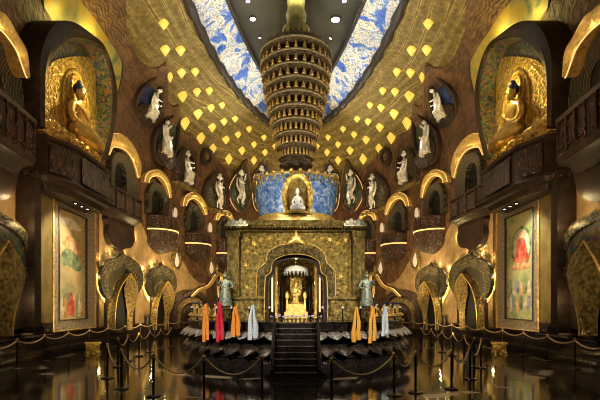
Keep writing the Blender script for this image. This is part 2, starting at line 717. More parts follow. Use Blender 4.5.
def head_geo(m, c, r, face=Vector((0, -1, 0))):
    """head with nose, ears, brow and chin added to the same mesh."""
    m.ball(c, (r * .82, r * .9, r * 1.08), 16, 12)
    m.ball((c[0], c[1] - r * .88, c[2] - r * .08), (r * .12, r * .2, r * .24), 8, 6)
    for s in (-1, 1):
        m.ball((c[0] + s * r * .82, c[1] + r * .05, c[2] - r * .12), (r * .12, r * .2, r * .42), 8, 6)
        m.ball((c[0] + s * r * .32, c[1] - r * .80, c[2] + r * .12), (r * .16, r * .08, r * .07), 8, 6)
    m.ball((c[0], c[1] - r * .80, c[2] - r * .48), (r * .22, r * .1, r * .07), 8, 6)


SEAT = None


def seated_parts():
    """seated cross-legged figure about 1 unit tall, facing -y; returns body, robe, hair meshes as MBs"""
    V = [(0, .02, .14, (.20, .16)), (0, .02, .30, (.17, .13)), (0, .0, .46, (.19, .13)), (0, 0, .56, (.15, .10)), (0, -.01, .66, .065), (0, -.02, .72, .06)]
    E = [(0, 1), (1, 2), (2, 3), (3, 4), (4, 5)]
    for s in (-1, 1):
        b = len(V)
        V += [(s * .20, 0, .56, .085), (s * .29, -.04, .40, .07), (s * .30, -.10, .28, .062), (s * .16, -.25, .22, .048), (s * .03, -.29, .21, .04)]
        E += [(3, b), (b, b + 1), (b + 1, b + 2), (b + 2, b + 3), (b + 3, b + 4)]
        b = len(V)
        V += [(s * .18, -.06, .12, .13), (s * .42, -.22, .10, .095), (s * .18, -.36, .08, .075), (-s * .08, -.38, .10 + .03 * s, .06)]
        E += [(0, b), (b, b + 1), (b + 1, b + 2), (b + 2, b + 3)]
    return skin_body(V, E)


def make_seated_meshes():
    vs, fs = seated_parts()
    m = MB()
    m.add(vs, fs)
    head_geo(m, (0, -.03, .82), .115)
    h = MB()
    h.ball((0, .0, .865), (.112, .118, .098), 16, 10)
    h.ball((0, .0, .965), (.055, .055, .05), 12, 8)
    rb = MB()
    for k in range(7):       # robe folds sweeping from the left shoulder
        t = k / 6
        a = [(-.20 + .05 * t, -.06 - .04 * t, .58 - .02 * t), (-.10 + .06 * t, -.16, .48 - .05 * t), (.08 + .04 * t, -.165, .36 - .05 * t), (.20 + .01 * t, -.10, .27 - .03 * t)]
        rb.tube(smooth(a, 14), [.008] + [.02] * 12 + [.008], 6)
    for s in (-1, 1):
        for k in range(3):
            a = [(s * .30, -.10 + .05 * k, .19), (s * (.38 - .03 * k), -.26, .18 - .02 * k), (s * .14, -.42 + .02 * k, .15 - .03 * k)]
            rb.tube(smooth(a, 10), [.01] + [.024] * 8 + [.01], 6)
    return m, h, rb


SB, SH, SR = make_seated_meshes()


def seated(root, F_loc, s, mbody, mhair, rz=0.0, mrobe=None, names=('body', 'hair', 'robe')):
    for nm, src, mm in ((names[0], SB, mbody), (names[1], SH, mhair), (names[2], SR, mrobe or mbody)):
        key = (nm, mm.name, 'seat')
        me = CACHE.get(key)
        if me is None:
            me = CACHE[key] = src.mesh(nm, mm, 60)
        o = link(nm, me, root)
        o.location = F_loc
        o.scale = (s, s, s)
        o.rotation_euler = (0, 0, rz)


CACHE = {}


def standing_mesh(kind):
    """robed standing figures, 1 unit tall, facing -y"""
    if kind == 'dance':
        V = [(0, 0, .50, (.10, .075)), (.02, 0, .62, (.08, .06)), (.0, 0, .74, (.10, .065)), (-.01, 0, .82, .035), (-.02, -.01, .86, .035)]
        E = [(0, 1), (1, 2), (2, 3), (3, 4)]
        arms = [[(.11, 0, .77, .035), (.22, -.02, .84, .028), (.17, -.06, .96, .02), (.14, -.08, 1.0, .018)], [(-.11, 0, .76, .035), (-.22, -.03, .66, .028), (-.12, -.12, .60, .02), (-.07, -.14, .61, .018)]]
        legs = [[(.06, 0, .44, .08), (.10, -.04, .24, .06), (.06, .0, .05, .035), (.06, -.07, .02, .028)], [(-.06, 0, .44, .08), (-.17, -.10, .30, .06), (-.10, .02, .16, .04), (-.12, -.04, .12, .028)]]
    elif kind == 'fly':
        V = [(.02, 0, .42, (.11, .08)), (.02, 0, .56, (.09, .07)), (-.02, 0, .70, (.11, .07)), (-.05, 0, .79, .035), (-.07, -.01, .84, .035)]
        E = [(0, 1), (1, 2), (2, 3), (3, 4)]
        arms = [[(.08, 0, .73, .035), (.17, -.06, .60, .028), (.07, -.16, .55, .02), (.02, -.18, .56, .018)], [(-.13, 0, .71, .035), (-.22, -.06, .60, .028), (-.14, -.16, .62, .02), (-.10, -.18, .64, .018)]]
        legs = [[(.08, -.02, .36, .09), (.20, -.14, .26, .07), (.16, -.02, .08, .045), (.20, -.04, .02, .028)], [(-.05, -.02, .36, .09), (-.12, -.18, .28, .07), (-.06, -.06, .10, .045), (-.08, -.12, .04, .028)]]
    else:
        V = [(0, 0, .50, (.11, .08)), (0, 0, .62, (.10, .075)), (0, 0, .74, (.12, .075)), (0, 0, .83, .04), (0, -.01, .87, .04)]
        E = [(0, 1), (1, 2), (2, 3), (3, 4)]
        arms = [[(.13, 0, .77, .042), (.20, -.02, .62, .036), (.14, -.12, .56, .026), (.08, -.15, .60, .022)], [(-.13, 0, .77, .042), (-.21, -.02, .64, .036), (-.15, -.10, .74, .026), (-.12, -.13, .80, .022)]]
        legs = [[(.07, 0, .44, .085), (.09, -.02, .24, .065), (.09, .0, .05, .045), (.09, -.08, .02, .03)], [(-.07, 0, .44, .085), (-.09, -.02, .24, .065), (-.09, .0, .05, .045), (-.09, -.08, .02, .03)]]
    for a in arms:
        b = len(V)
        V += a
        E += [(2, b), (b, b + 1), (b + 1, b + 2), (b + 2, b + 3)]
    for a in legs:
        b = len(V)
        V += a
        E += [(0, b), (b, b + 1), (b + 1, b + 2), (b + 2, b + 3)]
    vs, fs = skin_body(V, E, sub=1)
    m = MB()
    m.add(vs, fs)
    top = V[4]
    head_geo(m, (top[0], top[1] - .01, top[2] + .07), .065)
    h = MB()
    h.ball((top[0], top[1] + .012, top[2] + .095), (.066, .066, .055), 12, 8)
    h.lathe([(.035, 0), (.05, .03), (.018, .07), (.0, .10)], 10, (top[0], top[1], top[2] + .13))
    r = MB()
    for s in (-1, 1):          # scarf ribbons
        pts = [(s * .06, .05, top[2] - .05), (s * .22, .06, top[2] - .10), (s * .32, .04, .50), (s * .24, -.02, .30), (s * .34, .02, .12), (s * .26, .02, -.02)]
        P = smooth(pts, 26)
        r.tube(P, [.010 + .016 * math.sin(PI * i / 25) for i in range(26)], 6)
    sk = MB()
    if kind != 'dance':
        sk.lathe([(.12, .52), (.15, .38), (.17, .2), (.20, .04), (.17, .03), (.10, .10)], 18, (V[0][0] * .5, -.02, 0), sxy=(1, .75))
    return m, h, r, (sk if kind != 'dance' else None)


STAND = {k: standing_mesh(k) for k in ('dance', 'fly', 'stand')}


def standing(root, loc, s, kind, mbody, mrib, mhair, rz=0.0, flip=1):
    m, h, r, sk = STAND[kind]
    for nm, src, mm in (('body', m, mbody), ('hair', h, mhair), ('ribbon', r, mrib), ('robe', sk, mrib)):
        if src is None:
            continue
        key = (nm, kind, mm.name, flip)
        me = CACHE.get(key)
        if me is None:
            src.sx = flip
            me = CACHE[key] = src.mesh(nm, mm, 60)
        o = link(nm, me, root)
        o.location = loc
        o.scale = (s * (.85 if nm == 'ribbon' else 1.4), s * 1.15, s)
        o.rotation_euler = (0, 0, rz)


def lean_height(q, F, top_py):
    a = math.atan(F.k)
    d = -F.n * math.sin(a) + Vector((0, 0, math.cos(a)))
    k = CY - top_py
    return (k * q.y - FP * (q.z - EYE)) / (FP * d.z - k * d.y)


# ============================================================ SETTING
def ell(off, z, n=160, t0=0, t1=2 * PI):
    return [shell(t0 + (t1 - t0) * k / n, z, off) for k in range(n + (0 if abs(t1 - t0 - 2 * PI) < 1e-6 else 1))]


fl = MB()
pts = [((A0 + .6) * math.cos(2 * PI * k / 128), YC + (B0 + .6) * math.sin(2 * PI * k / 128)) for k in range(128)]
fl.add([(x, y, 0) for x, y in pts] + [(x, y, -.2) for x, y in pts], [tuple(range(128)), tuple(reversed(range(128, 256)))] + [(i, i + 128, (i + 1) % 128 + 128, (i + 1) % 128) for i in range(128)])
tag(fl.build('floor', FLOOR), kind='structure')

# gilded vault with uv along the ribs
me = bpy.data.meshes.new('ceiling')
NT, NZ = 200, 40
vs, fs, uv = [], [], []
for j in range(NZ + 1):
    z = 10 + (ZE - 10) * (j / NZ) ** .8
    for k in range(NT):
        th = 2 * PI * k / NT
        vs.append(shell(th, z))
for j in range(NZ):
    for k in range(NT):
        l_ = (k + 1) % NT
        fs.append((j * NT + k, (j + 1) * NT + k, (j + 1) * NT + l_, j * NT + l_))
me.from_pydata(vs, [], fs)
lay = me.uv_layers.new(name='UVMap')
for p in me.polygons:
    k0 = (p.index % NT)
    j0 = p.index // NT
    for li in p.loop_indices:
        vi = me.loops[li].vertex_index
        j, k = vi // NT, vi % NT
        if k < k0:
            k += NT
        lay.data[li].uv = (k / NT * 4.0, (vs[vi] - shell(2 * PI * k / NT, ZE)).length / 6.0 + .35 * abs(math.sin(2 * PI * k / NT - .3)))
me.materials.append(VAULT)
me.shade_smooth()
tag(link('ceiling', me), kind='structure')


# painted ring and centre of the ceiling
def e1(th, z=ZE, k=1.0):
    p = shell(th, ZE)
    return Vector((p.x * k, YC + (p.y - YC) * k, z))


def e2(th, z=21.8, k=1.0):
    s_ = math.sin(th)
    x = 4.75 * max(0, 1 - abs(s_) ** 1.4) ** .7
    return Vector((math.copysign(x, math.cos(th)) * k, YC + 20.2 * s_ * k, z))


NR = 160
b = MB()
R1 = [e1(2 * PI * k / NR, ZE + .08, .985) for k in range(NR)]
R2 = [e2(2 * PI * k / NR) for k in range(NR)]
RM = [p.lerp(q, .5) + Vector((0, 0, .25)) for p, q in zip(R1, R2)]
b.add(R1 + RM + R2, [(i, (i + 1) % NR, NR + (i + 1) % NR, NR + i) for i in range(NR)] + [(NR + i, NR + (i + 1) % NR, 2 * NR + (i + 1) % NR, 2 * NR + i) for i in range(NR)])
fr = tag(b.build('painted_frieze', FRIEZE, angle=80), 'oval frieze painted with blue sky and cream clouds around the ceiling opening', 'frieze')
b = MB(); b.tube([e1(2 * PI * k / 240, ZE - .08, .975) + Vector((0, 0, .1 * (k % 2))) for k in range(240)], [.24 if k % 4 < 2 else .33 for k in range(240)], 8, True)
b.build('outer_moulding', RIM, fr)
b = MB(); b.tube([e2(2 * PI * k / 160, 21.75) for k in range(160)], .13, 8, True)
b.build('inner_moulding', RIM, fr)
b = MB()
top = [e2(2 * PI * k / NR, 22.0, .985) for k in range(NR)]
up = [Vector((p.x, p.y, 22.4)) for p in top]
c_ = Vector((0, YC, 22.5))
b.add(top + up + [c_], [(i, (i + 1) % NR, NR + (i + 1) % NR, NR + i) for i in range(NR)] + [(NR + i, NR + (i + 1) % NR, 2 * NR) for i in range(NR)])
tag(b.build('ceiling_centre', CEIL), kind='structure')

# brown wall skin with the lobed upper edge traced over the vault
EDGE = [(108, -60), (112, -30), (124, -12), (126.2, 6), (126.6, 29), (130, 43), (135, 53), (143, 64.5), (150, 68.5), (157, 68.5), (163, 66.5), (167.2, 62.5), (167.6, 70), (167.8, 80), (168.0, 94), (168.4, 101), (171, 106), (175, 107), (179.4, 104.5), (180.2, 112), (180.6, 129), (184, 133), (190, 135.5), (193, 135), (196, 142), (202, 150), (208, 147), (214, 152), (218, 160), (226, 168), (233, 172), (240, 170), (247, 172), (256, 176), (270, 178), (283, 179), (296, 179)]


def edge_curve():
    d = []
    for (x0, y0), (x1, y1) in zip(EDGE, EDGE[1:]):
        n = max(1, int(max(abs(x1 - x0), abs(y1 - y0)) / 2.0))
        for k in range(n):
            d.append((x0 + (x1 - x0) * k / n, y0 + (y1 - y0) * k / n))
    d.append(EDGE[-1])
    out = []
    for x, y in d:
        if y < -8:
            continue
        p, th = hit(min(x, 295.9), y, .28)
        out.append((th, p.z))
    out.sort(key=lambda q: -q[0])
    return out


def wall_skin(side):
    ec = edge_curve()                       # th from near (large) to far (pi/2)
    cols = []
    thn = 1.5 * PI
    t_first = ec[0][0]
    n0 = 70
    for k in range(n0):
        cols.append((thn + (t_first + .01 - thn) * k / (n0 - 1), min(ZE - .3, ec[0][1] + .5)))
    last = t_first + .01
    for th, z in ec:
        th = min(th, last - 1e-4)
        cols.append((th, z))
        last = th
    cols.append((PI / 2, cols[-1][1]))
    m = mb(side)
    NZ_ = 46
    vs, fs = [], []
    for th, zt in cols:
        for j in range(NZ_ + 1):
            vs.append(shell(th, zt * j / NZ_, .28))
        vs.append(shell(th, zt + .02, .02))
    w = NZ_ + 2
    for i in range(len(cols) - 1):
        for j in range(w - 1):
            fs.append((i * w + j, (i + 1) * w + j, (i + 1) * w + j + 1, i * w + j + 1))
    m.add(vs, fs)
    return m


for s, nm in SIDES:
    tag(wall_skin(s).build('wall_' + nm, BROWN, angle=40), kind='structure')
# stepped marble plinth along the wall
prf = [(.30, 1.0), (.62, 1.0), (.66, .93), (.62, .86), (.78, .80), (.82, .72), (.82, .40), (.98, .36), (1.02, .28), (1.02, 0)]
for s, nm in SIDES:
    m = mb(s)
    vs, fs = [], []
    n = 90
    for k in range(n + 1):
        th = PI / 2 + PI * k / n
        for off, z in prf:
            p = shell(th, z, off)
            vs.append(p)
    w = len(prf)
    for k in range(n):
        for j in range(w - 1):
            fs.append((k * w + j, (k + 1) * w + j, (k + 1) * w + j + 1, k * w + j + 1))
    m.add(vs, fs)
    tag(m.build('baseboard_' + nm, BLACKG), kind='structure')

# golden plaster dado on the lower wall, its upper edge dipping and swelling between the niches
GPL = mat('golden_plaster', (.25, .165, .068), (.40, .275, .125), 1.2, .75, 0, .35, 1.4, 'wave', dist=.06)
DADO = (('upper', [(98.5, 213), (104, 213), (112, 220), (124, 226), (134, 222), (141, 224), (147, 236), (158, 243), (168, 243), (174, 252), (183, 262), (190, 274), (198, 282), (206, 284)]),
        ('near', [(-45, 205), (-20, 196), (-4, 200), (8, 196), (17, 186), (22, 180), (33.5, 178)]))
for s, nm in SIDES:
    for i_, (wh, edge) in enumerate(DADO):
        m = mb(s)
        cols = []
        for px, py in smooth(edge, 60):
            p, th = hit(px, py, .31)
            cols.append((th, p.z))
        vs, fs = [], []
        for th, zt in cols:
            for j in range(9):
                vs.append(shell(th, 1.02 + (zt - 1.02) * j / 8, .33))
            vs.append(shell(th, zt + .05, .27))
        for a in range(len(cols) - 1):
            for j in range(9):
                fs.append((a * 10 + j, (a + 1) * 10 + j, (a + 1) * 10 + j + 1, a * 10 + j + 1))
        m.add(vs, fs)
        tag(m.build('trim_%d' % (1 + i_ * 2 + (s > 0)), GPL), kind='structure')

# ------------------------------------------------------------ vault bosses
BOSSPX = [(164, 23, 9, 13), (165.5, 49, 9, 13), (180.7, 49.4, 9, 13), (181.7, 72, 8, 12), (195.3, 71, 7.5, 11), (182.7, 95, 9, 14), (197, 91, 7.5, 11), (209.3, 90, 7, 10), (198, 112.7, 8.5, 13), (211, 107, 7, 10), (222, 104.5, 6, 9), (185, 122, 9, 15), (224, 121, 6.5, 9), (235, 118.5, 6, 8), (212.3, 126.5, 7.5, 11), (201, 137, 8, 13), (226, 139, 7, 10), (238, 134, 6, 8.5), (249, 128.5, 5.5, 8), (213, 148, 7, 10), (229, 158.5, 7, 11), (242, 150, 6.5, 9.5), (254, 144, 5.5, 8), (264, 137, 5, 7.5), (254, 160, 6, 9), (265, 152, 5.5, 8), (275, 146, 5, 7), (170, 76, 5, 12)]
ORD = ['first', 'second', 'third', 'fourth', 'fifth', 'sixth', 'seventh', 'eighth', 'ninth', 'tenth', 'eleventh', 'twelfth', 'thirteenth', 'fourteenth', 'fifteenth', 'sixteenth', 'seventeenth', 'eighteenth', 'nineteenth', 'twentieth']
rank = sorted(range(len(BOSSPX)), key=lambda i: BOSSPX[i][1])
bands = {}
for pos, i in enumerate(rank):
    bands[i] = pos


def boss_outline(w, h):
    w, h = w * 1.12, h * 1.12
    return resample([(0, -h / 2), (w * .30, -h * .24), (w * .5, h * .0), (w * .24, h * .27), (0, h / 2), (-w * .24, h * .27), (-w * .5, h * .0), (-w * .30, -h * .24)], 24, True)


for s, nm in SIDES:
    for i, (px, py, w, h) in enumerate(BOSSPX):
        p, th = hit(px, py, .0)
        pu, pt = shell(th, p.z + .05) - shell(th, p.z - .05), shell(th + .002, p.z) - shell(th - .002, p.z)
        up_ = pu.normalized()
        nrm = pt.cross(pu).normalized()
        if nrm.dot(CAM - p) < 0:
            nrm = -nrm
        xax = up_.cross(nrm).normalized()       # x, -y=nrm, z=up
        sc_ = p.y / FP
        pn = (nrm + .9 * Vector((-p.x, (YC - 14 - p.y) * .5, 0)).normalized()).normalized()   # petals tip out from the vault
        q0 = p + nrm * .16
        loop = []
        for ox, oz in boss_outline(w, h):
            dd = ray(px + ox, py - oz)
            loop.append(CAM + dd * ((q0 - CAM).dot(pn) / dd.dot(pn)) - p)
        m = MB()
        ctr = q0 - p
        vs, fs = [], []
        nb = len(loop)
        back = [v - pn * .10 for v in loop]
        for g, dep in ((1, 0), (.86, .05), (.6, .10), (.3, .125)):
            vs += [ctr + (v - ctr) * g + pn * dep for v in loop]
        vs += back + [ctr + pn * .13]
        for k_ in range(3):
            fs += [(k_ * nb + i_, k_ * nb + (i_ + 1) % nb, (k_ + 1) * nb + (i_ + 1) % nb, (k_ + 1) * nb + i_) for i_ in range(nb)]
        fs += [(3 * nb + i_, 3 * nb + (i_ + 1) % nb, 5 * nb) for i_ in range(nb)]
        fs += [(4 * nb + i_, 4 * nb + (i_ + 1) % nb, (i_ + 1) % nb, i_) for i_ in range(nb)] + [tuple(range(4 * nb, 5 * nb))]
        m.add(vs, fs)
        if s > 0:
            m.sx = -1
        row = ORD[bands[i] if bands[i] < 20 else 19]
        if bands[i] < 14:
            lb = f'glowing gold petal boss on the {nm} half of the vault, {ORD[bands[i]]} counted from the top'
        else:
            lb = f'glowing gold petal boss on the {nm} half of the vault, {ORD[len(BOSSPX) - 1 - bands[i]]} counted from the bottom'
        o = m.build('ceiling_boss', BOSS, None, 60)
        o.location = (p.x * (1 if s < 0 else -1), p.y, p.z)
        tag(o, lb, 'boss', 'gold bosses on the gilded vault')

# ceiling spot lamps
LAMPS = [(248, .8, .30, 'front left ceiling spotlight beside the painted frieze'), (252.7, 18.8, .40, 'bright ceiling spotlight left of the gold column'), (260, 37.5, .18, 'small ceiling spotlight just left of the pagoda crown'), (344.5, .8, .30, 'front right ceiling spotlight beside the painted frieze'), (335.6, 19.5, .62, 'brightest ceiling spotlight right of the gold column'), (330.7, 38, .18, 'small ceiling spotlight just right of the pagoda crown')]
for px, py, r, lb in LAMPS:
    z = 22.32
    d = ray(px, py)
    p = CAM + d * ((z - EYE) / d.z)
    t = thing('ceiling_spotlight', lb, 'lamp', p, 0, 'spotlights on the grey ceiling')
    r *= .48
    b = MB(); b.lathe([(r * 1.25, .10), (r * 1.25, -.02), (r * 1.0, -.05), (r * .95, .02)], 20); b.build('housing', RIM, t)
    b = MB(); b.lathe([(0, -.06), (r * .7, -.04), (r * .9, .02)], 20); b.build('lens', SPOTM, t)

# ============================================================ PAGODA
PY = ST.y


def pz(py, r):
    return EYE + (CY - py) * (PY - r) / FP


pg = thing('hanging_pagoda', 'tall inverted bronze pagoda of bell-hung tiers above the blue dome', 'pagoda', (0, PY, 8.7))
rows = [(43, 34.5), (56, 34), (69.5, 32.5), (83, 30.5), (97, 28), (111, 25.3), (124.5, 22.6), (137.5, 20), (149.5, 17.5)]
PZ0 = 8.7
bellm = MB()
bellm.lathe([(0, .34), (.05, .33), (.05, .26), (.085, .21), (.10, .10), (.125, .02), (.15, -.02), (.13, -.04), (.0, .0)], 10)
bell_me = bellm.mesh('bell', mat('bright_gold_bell', (.85, .58, .18), rough=.32, metal=.55), 50)
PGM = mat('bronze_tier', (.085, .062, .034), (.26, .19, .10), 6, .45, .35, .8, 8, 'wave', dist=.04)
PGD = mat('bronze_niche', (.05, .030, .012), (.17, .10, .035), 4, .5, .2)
TRIMG = mat('tier_edge', (.28, .22, .13), (.58, .49, .30), 10, .4, .4, .6, 16)
front_cnt = 0
rests = []
for i, (py, hw) in enumerate(rows):
    r = hw * PY / FP
    z = pz(py, r) - PZ0
    pit = .60
    rn = rows[i + 1][1] * PY / FP if i < 8 else r - .12
    b = MB()
    b.lathe([(r - .20, z + .36), (r + .02, z + .34), (r + .05, z + .27), (r - .02, z + .23), (r - .24, z + .20)], 56)
    b.lathe([(r - .26, z - .14), (r - .05, z - .16), (r - .03, z - .23), (rn - .22, z - .27)], 56)
    tr = b.build('tier', PGM, pg)
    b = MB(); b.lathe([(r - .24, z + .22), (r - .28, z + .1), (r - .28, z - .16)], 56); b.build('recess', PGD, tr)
    b = MB(); b.lathe([(r + .03, z + .37), (r + .08, z + .35), (r + .08, z + .29), (r + .03, z + .26)], 56); b.build('cornice', TRIMG, tr)
    n = 26
    for k in range(n):
        a = -PI / 2 + 2 * PI * (k - n // 2) / n
        loc = ((r - .07) * math.cos(a), (r - .07) * math.sin(a), z - .12)
        if abs(k - n // 2) <= 5 and front_cnt < 99:
            o = link('bell', bell_me, tr, loc)
            o.scale = (min(.74, r * .50),) * 2 + (.80,)
            front_cnt += 1
        else:
            rests.append(loc)
b = MB()
for loc in rests:
    b.lathe([(.05, .30), (.085, .21), (.11, .08), (.15, -.02), (.12, -.04)], 8, loc)
tag(b.build('bell_row', bell_me.materials[0], pg), kind='stuff')
# crown with a spiked gallery, and the bottom cone
r = 34.5 * PY / FP
zc = pz(31, 1.45) - PZ0
zt = pz(43, r) - PZ0 + .36
b = MB()
b.lathe([(r - .15, zt), (r + .02, zt + .05), (r - .02, zt + .18), (1.50, zc - .12), (1.46, zc), (1.30, zc + .05), (.5, zc + .1)], 56)
cr = b.build('crown', PGM, pg)
b = MB(); b.lathe([(1.47, zc + .02), (1.54, zc - .01), (1.54, zc - .10), (1.47, zc - .12)], 56); b.build('cornice', TRIMG, cr)
sm = MB(); sm.tube([(0, 0, 0), (.04, 0, .08), (.08, 0, .17)], [.03, .045, .006], 5)
spike_me = sm.mesh('crown_spike', OLDG, 60)
for k in range(36):
    a = 2 * PI * k / 36
    o = link('crown_spike', spike_me, cr, (1.42 * math.cos(a), 1.42 * math.sin(a), zc)); o.rotation_euler = (0, 0, a)
rb = 17.5 * PY / FP
zb = pz(149.5, rb) - PZ0
b = MB(); b.lathe([(rb - .2, zb - .25), (rb - .10, zb - .30), (rb - .12, zb - .42), (rb - .02, zb - .50), (rb - .10, zb - .60), (.55, zb - .66), (0, zb - .66)], 40)
b.build('base', PGM, pg)
# column from the crown to the ceiling
cm = multi('gilt_column', [(.3, (.42, .36, .08)), (.5, (.78, .62, .12)), (.65, (.88, .84, .5)), (.8, (.45, .48, .16))], 5, .35, .3, 'wave', 6, .5)
b = MB()
zz = zc + .0
b.lathe([(.62, zz), (.66, zz + 1.0), (.42, zz + 1.25), (.50, zz + 1.7), (.40, zz + 2.0), (.46, zz + 2.9), (.40, zz + 3.2), (.46, zz + 3.5), (.40, zz + 4.2), (.5, zz + 4.6), (.45, 22.4 - PZ0), (.8, 22.9 - PZ0)], 28)
b.build('gold_column', cm, pg)

# ============================================================ BLUE DOME + SHRINE
dm = thing('blue_dome', 'painted blue bell-shaped dome with gold crest on top of the shrine', 'dome', (0, PY, 6.0))
D0 = 6.0
b = MB(); b.lathe([(1.76, .42), (1.84, .75), (1.92, 1.2), (2.0, 1.65), (2.04, 2.0), (2.0, 2.10), (1.7, 2.18), (.9, 2.25), (0, 2.3)], 64)
b.build('dome_shell', BLUEP, dm)
b = MB(); b.lathe([(2.0, .0), (2.0, .16), (1.92, .2), (1.95, .30), (1.80, .34), (1.84, .42), (1.5, .46)], 64)
b.build('dome_base', GOLD, dm)
b = MB()
for k in range(32):
    a = 2 * PI * k / 32
    pts = []
    for j in range(9):
        t = j / 8 * PI
        aa = a + (2 * PI / 32) * .5 * math.cos(t)
        rr = 2.06
        zz = 1.82 + .26 * math.sin(t)
        pts.append((rr * math.cos(aa), rr * math.sin(aa), zz))
    b.tube(pts, .035, 6)
    b.ball((2.04 * math.cos(a + PI / 32), 2.04 * math.sin(a + PI / 32), 2.18), .085, 8, 6)
    b.ball((2.08 * math.cos(a), 2.08 * math.sin(a), 1.78), .055, 8, 6)
b.build('scalloped_crest', GOLD, dm)
b = MB(); b.lathe([(1.98, 2.06), (2.08, 2.08), (2.08, 2.14), (1.98, 2.16)], 48); b.build('crest_ring', GOLD, dm)
# mandorla niche on the dome
F = Flat(297.5, 215, PY - 2.12)
t = thing('mandorla_niche', 'gold mandorla shell on the front of the blue dome', 'niche', F.o + Vector((0, 0, 0)))
O = smooth(F.locs([(284, 214), (282, 198), (284, 184), (290, 176), (297.5, 173), (305, 176), (311, 184), (313, 198), (311, 214)]), 40)
I = smooth(F.locs([(288, 214), (286.5, 199), (288, 187), (292, 181), (297.5, 178.5), (303, 181), (307, 187), (308.5, 199), (307, 214)]), 40)
b = MB(); b.band(O, I, .0, -.16, bulge=.06); b.build('halo_frame', GOLDR, t)
b = MB(); b.prism(I, .06, .0); b.build('back_panel', OLDG, t)
b = MB(); b.lathe([(.62, -.05), (.66, .02), (.55, .08), (.40, .10), (0, .10)], 24, (0, -.12, 0), PI, 2 * PI); b.build('pedestal', GOLD, t)
w = thing('seated_statue', 'white seated statue in the gold mandorla on the blue dome', 'statue', F.o + Vector((0, -.25, .11)))
seated(w, (0, 0, 0), .98, WSTONE, WSTONE)
for c_o in w.children:
    c_o.scale.x = .72

# shrine
SF = 17.8
pm = SF / FP
SH0 = 1.68


def sx_(px): return (px - 296) * pm


def sz_(py): return EYE + (CY - py) * pm - SH0


sh = thing('shrine', 'carved gold shrine with a cusped arch on the dark lotus stage', 'shrine', (0, SF, SH0))
arch = [(257, 322), (257.5, 275), (262, 267), (266.5, 262), (268, 254), (276, 247.5), (285, 245), (296, 244.4)]
archR = [(592 - x, y) for x, y in reversed(arch[:-1])]
AR = smooth([(sx_(x), sz_(y)) for x, y in arch + archR], 70)
inn = [(264, 322), (265, 280), (269, 274), (271.3, 270), (272.5, 262), (280, 257), (288, 254.6), (296, 254)]
innR = [(592 - x, y) for x, y in reversed(inn[:-1])]
IN = smooth([(sx_(x), sz_(y)) for x, y in inn + innR], 70)
W2, TOP = sx_(354), sz_(232)
BOT = 0.0
AR = [(x, max(z, BOT)) for x, z in AR]
IN = [(x, max(z, BOT)) for x, z in IN]
b = MB()
out = [(-W2, BOT), (-W2, TOP), (W2, TOP), (W2, BOT)] + list(reversed(AR))
b.prism(out, .45, 0)
b.build('facade', GOLDF, sh)
b = MB(); b.band(AR, IN, .40, -.14, bulge=.05); b.build('arch_moulding', DARKG, sh)
b = MB(); b.tube([(x, -.08, z) for x, z in AR], .045, 6); b.build('arch_bead', GOLD, sh)
b = MB(); b.tube([(x, -.10, z) for x, z in IN], .035, 6); b.build('inner_bead', GOLD, sh)
IN2 = [(x * .90, (z - .0) * .955) for x, z in IN]
b = MB(); b.band(IN, IN2, .9, .25); b.build('inner_arch', DARKP, sh)
b = MB()
b.box((-W2 + .1, 2.6, TOP / 2), (.2, 4.4, TOP)); b.box((W2 - .1, 2.6, TOP / 2), (.2, 4.4, TOP)); b.box((0, 4.7, TOP / 2), (2 * W2, .2, TOP))
b.build('side_walls', GOLDF, sh)
b = MB()
CW = sx_(367)
for (z0, z1, ex) in ((TOP, TOP + .10, -.22), (TOP + .10, TOP + .2, -.1), (TOP + .2, TOP + .36, .02), (TOP + .36, TOP + .44, -.05)):
    b.box((0, 2.3, (z0 + z1) / 2), (2 * (CW + ex), 5.4 + 2 * ex, z1 - z0))
b.build('cornice', OLDG, sh)
b = MB()
for k in range(46):
    x = -CW + (k + .5) * 2 * CW / 46
    b.box((x, -.42, TOP + .13), (.06, .16, .09))
b.build('dentil_course', GOLDF, sh)
# gold flame crest over the arch
cr_ = [(287, 246), (288.5, 241), (291, 241), (291.5, 236.5), (294, 236), (296.2, 229.5), (298.4, 236), (301, 236.5), (301.5, 241), (304, 241), (305.5, 246), (296.2, 243.6)]
b = MB(); b.pillow(resample([(sx_(x), sz_(y)) for x, y in cr_], 40, True), -.17, .14, 4); b.build('flame_crest', GOLD, sh)
# corner piers and their pedestals
for s in (-1, 1):
    b = MB()
    b.box((s * sx_(358), .1, TOP / 2 + .5), (.50, .7, TOP - 1.0)); b.box((s * sx_(358), .1, TOP - .12), (.62, .82, .24))
    b.build('corner_pier', OLDG, sh)
    b = MB()
    b.box((s * sx_(345), -.10, .07), (1.42, .62, .14)); b.box((s * sx_(345), -.08, .5), (1.26, .5, .74)); b.box((s * sx_(345), -.10, .92), (1.46, .64, .12))
    b.build('pier_pedestal', GOLDF, sh)
    # relief rosettes climbing the spandrel
    for (px, py, r) in ((247, 240, .17), (254, 244, .15), (262, 240, .15), (247, 252, .15), (255, 254, .12), (270, 239, .13), (278, 240, .11), (246, 265, .15), (251, 277, .14), (247, 288, .13)):
        b = MB()
        pts = smooth([(r * (.72 + .28 * math.cos(q * PI / 4 * 2.5)) * math.cos(q * PI / 8), r * (.72 + .28 * math.cos(q * PI / 4 * 2.5)) * math.sin(q * PI / 8)) for q in range(16)], 32, True)
        b.pillow([(s * abs(sx_(px)) + a_, sz_(py) + c_z) for a_, c_z in pts], .01, .09, 4)
        b.build('rosette', GOLDR, sh)
    b = MB()
    for q in range(5):
        b.ball((s * (CW - .25 - .16 * q), -.48, TOP + .30 + .05 * (q % 2)), (.10, .10, .10 + .03 * (q % 2)), 10, 7)
    b.box((s * (CW - .55), -.42, TOP + .22), (.95, .12, .12))
    b.build('corner_ornament', WSTONE, sh)
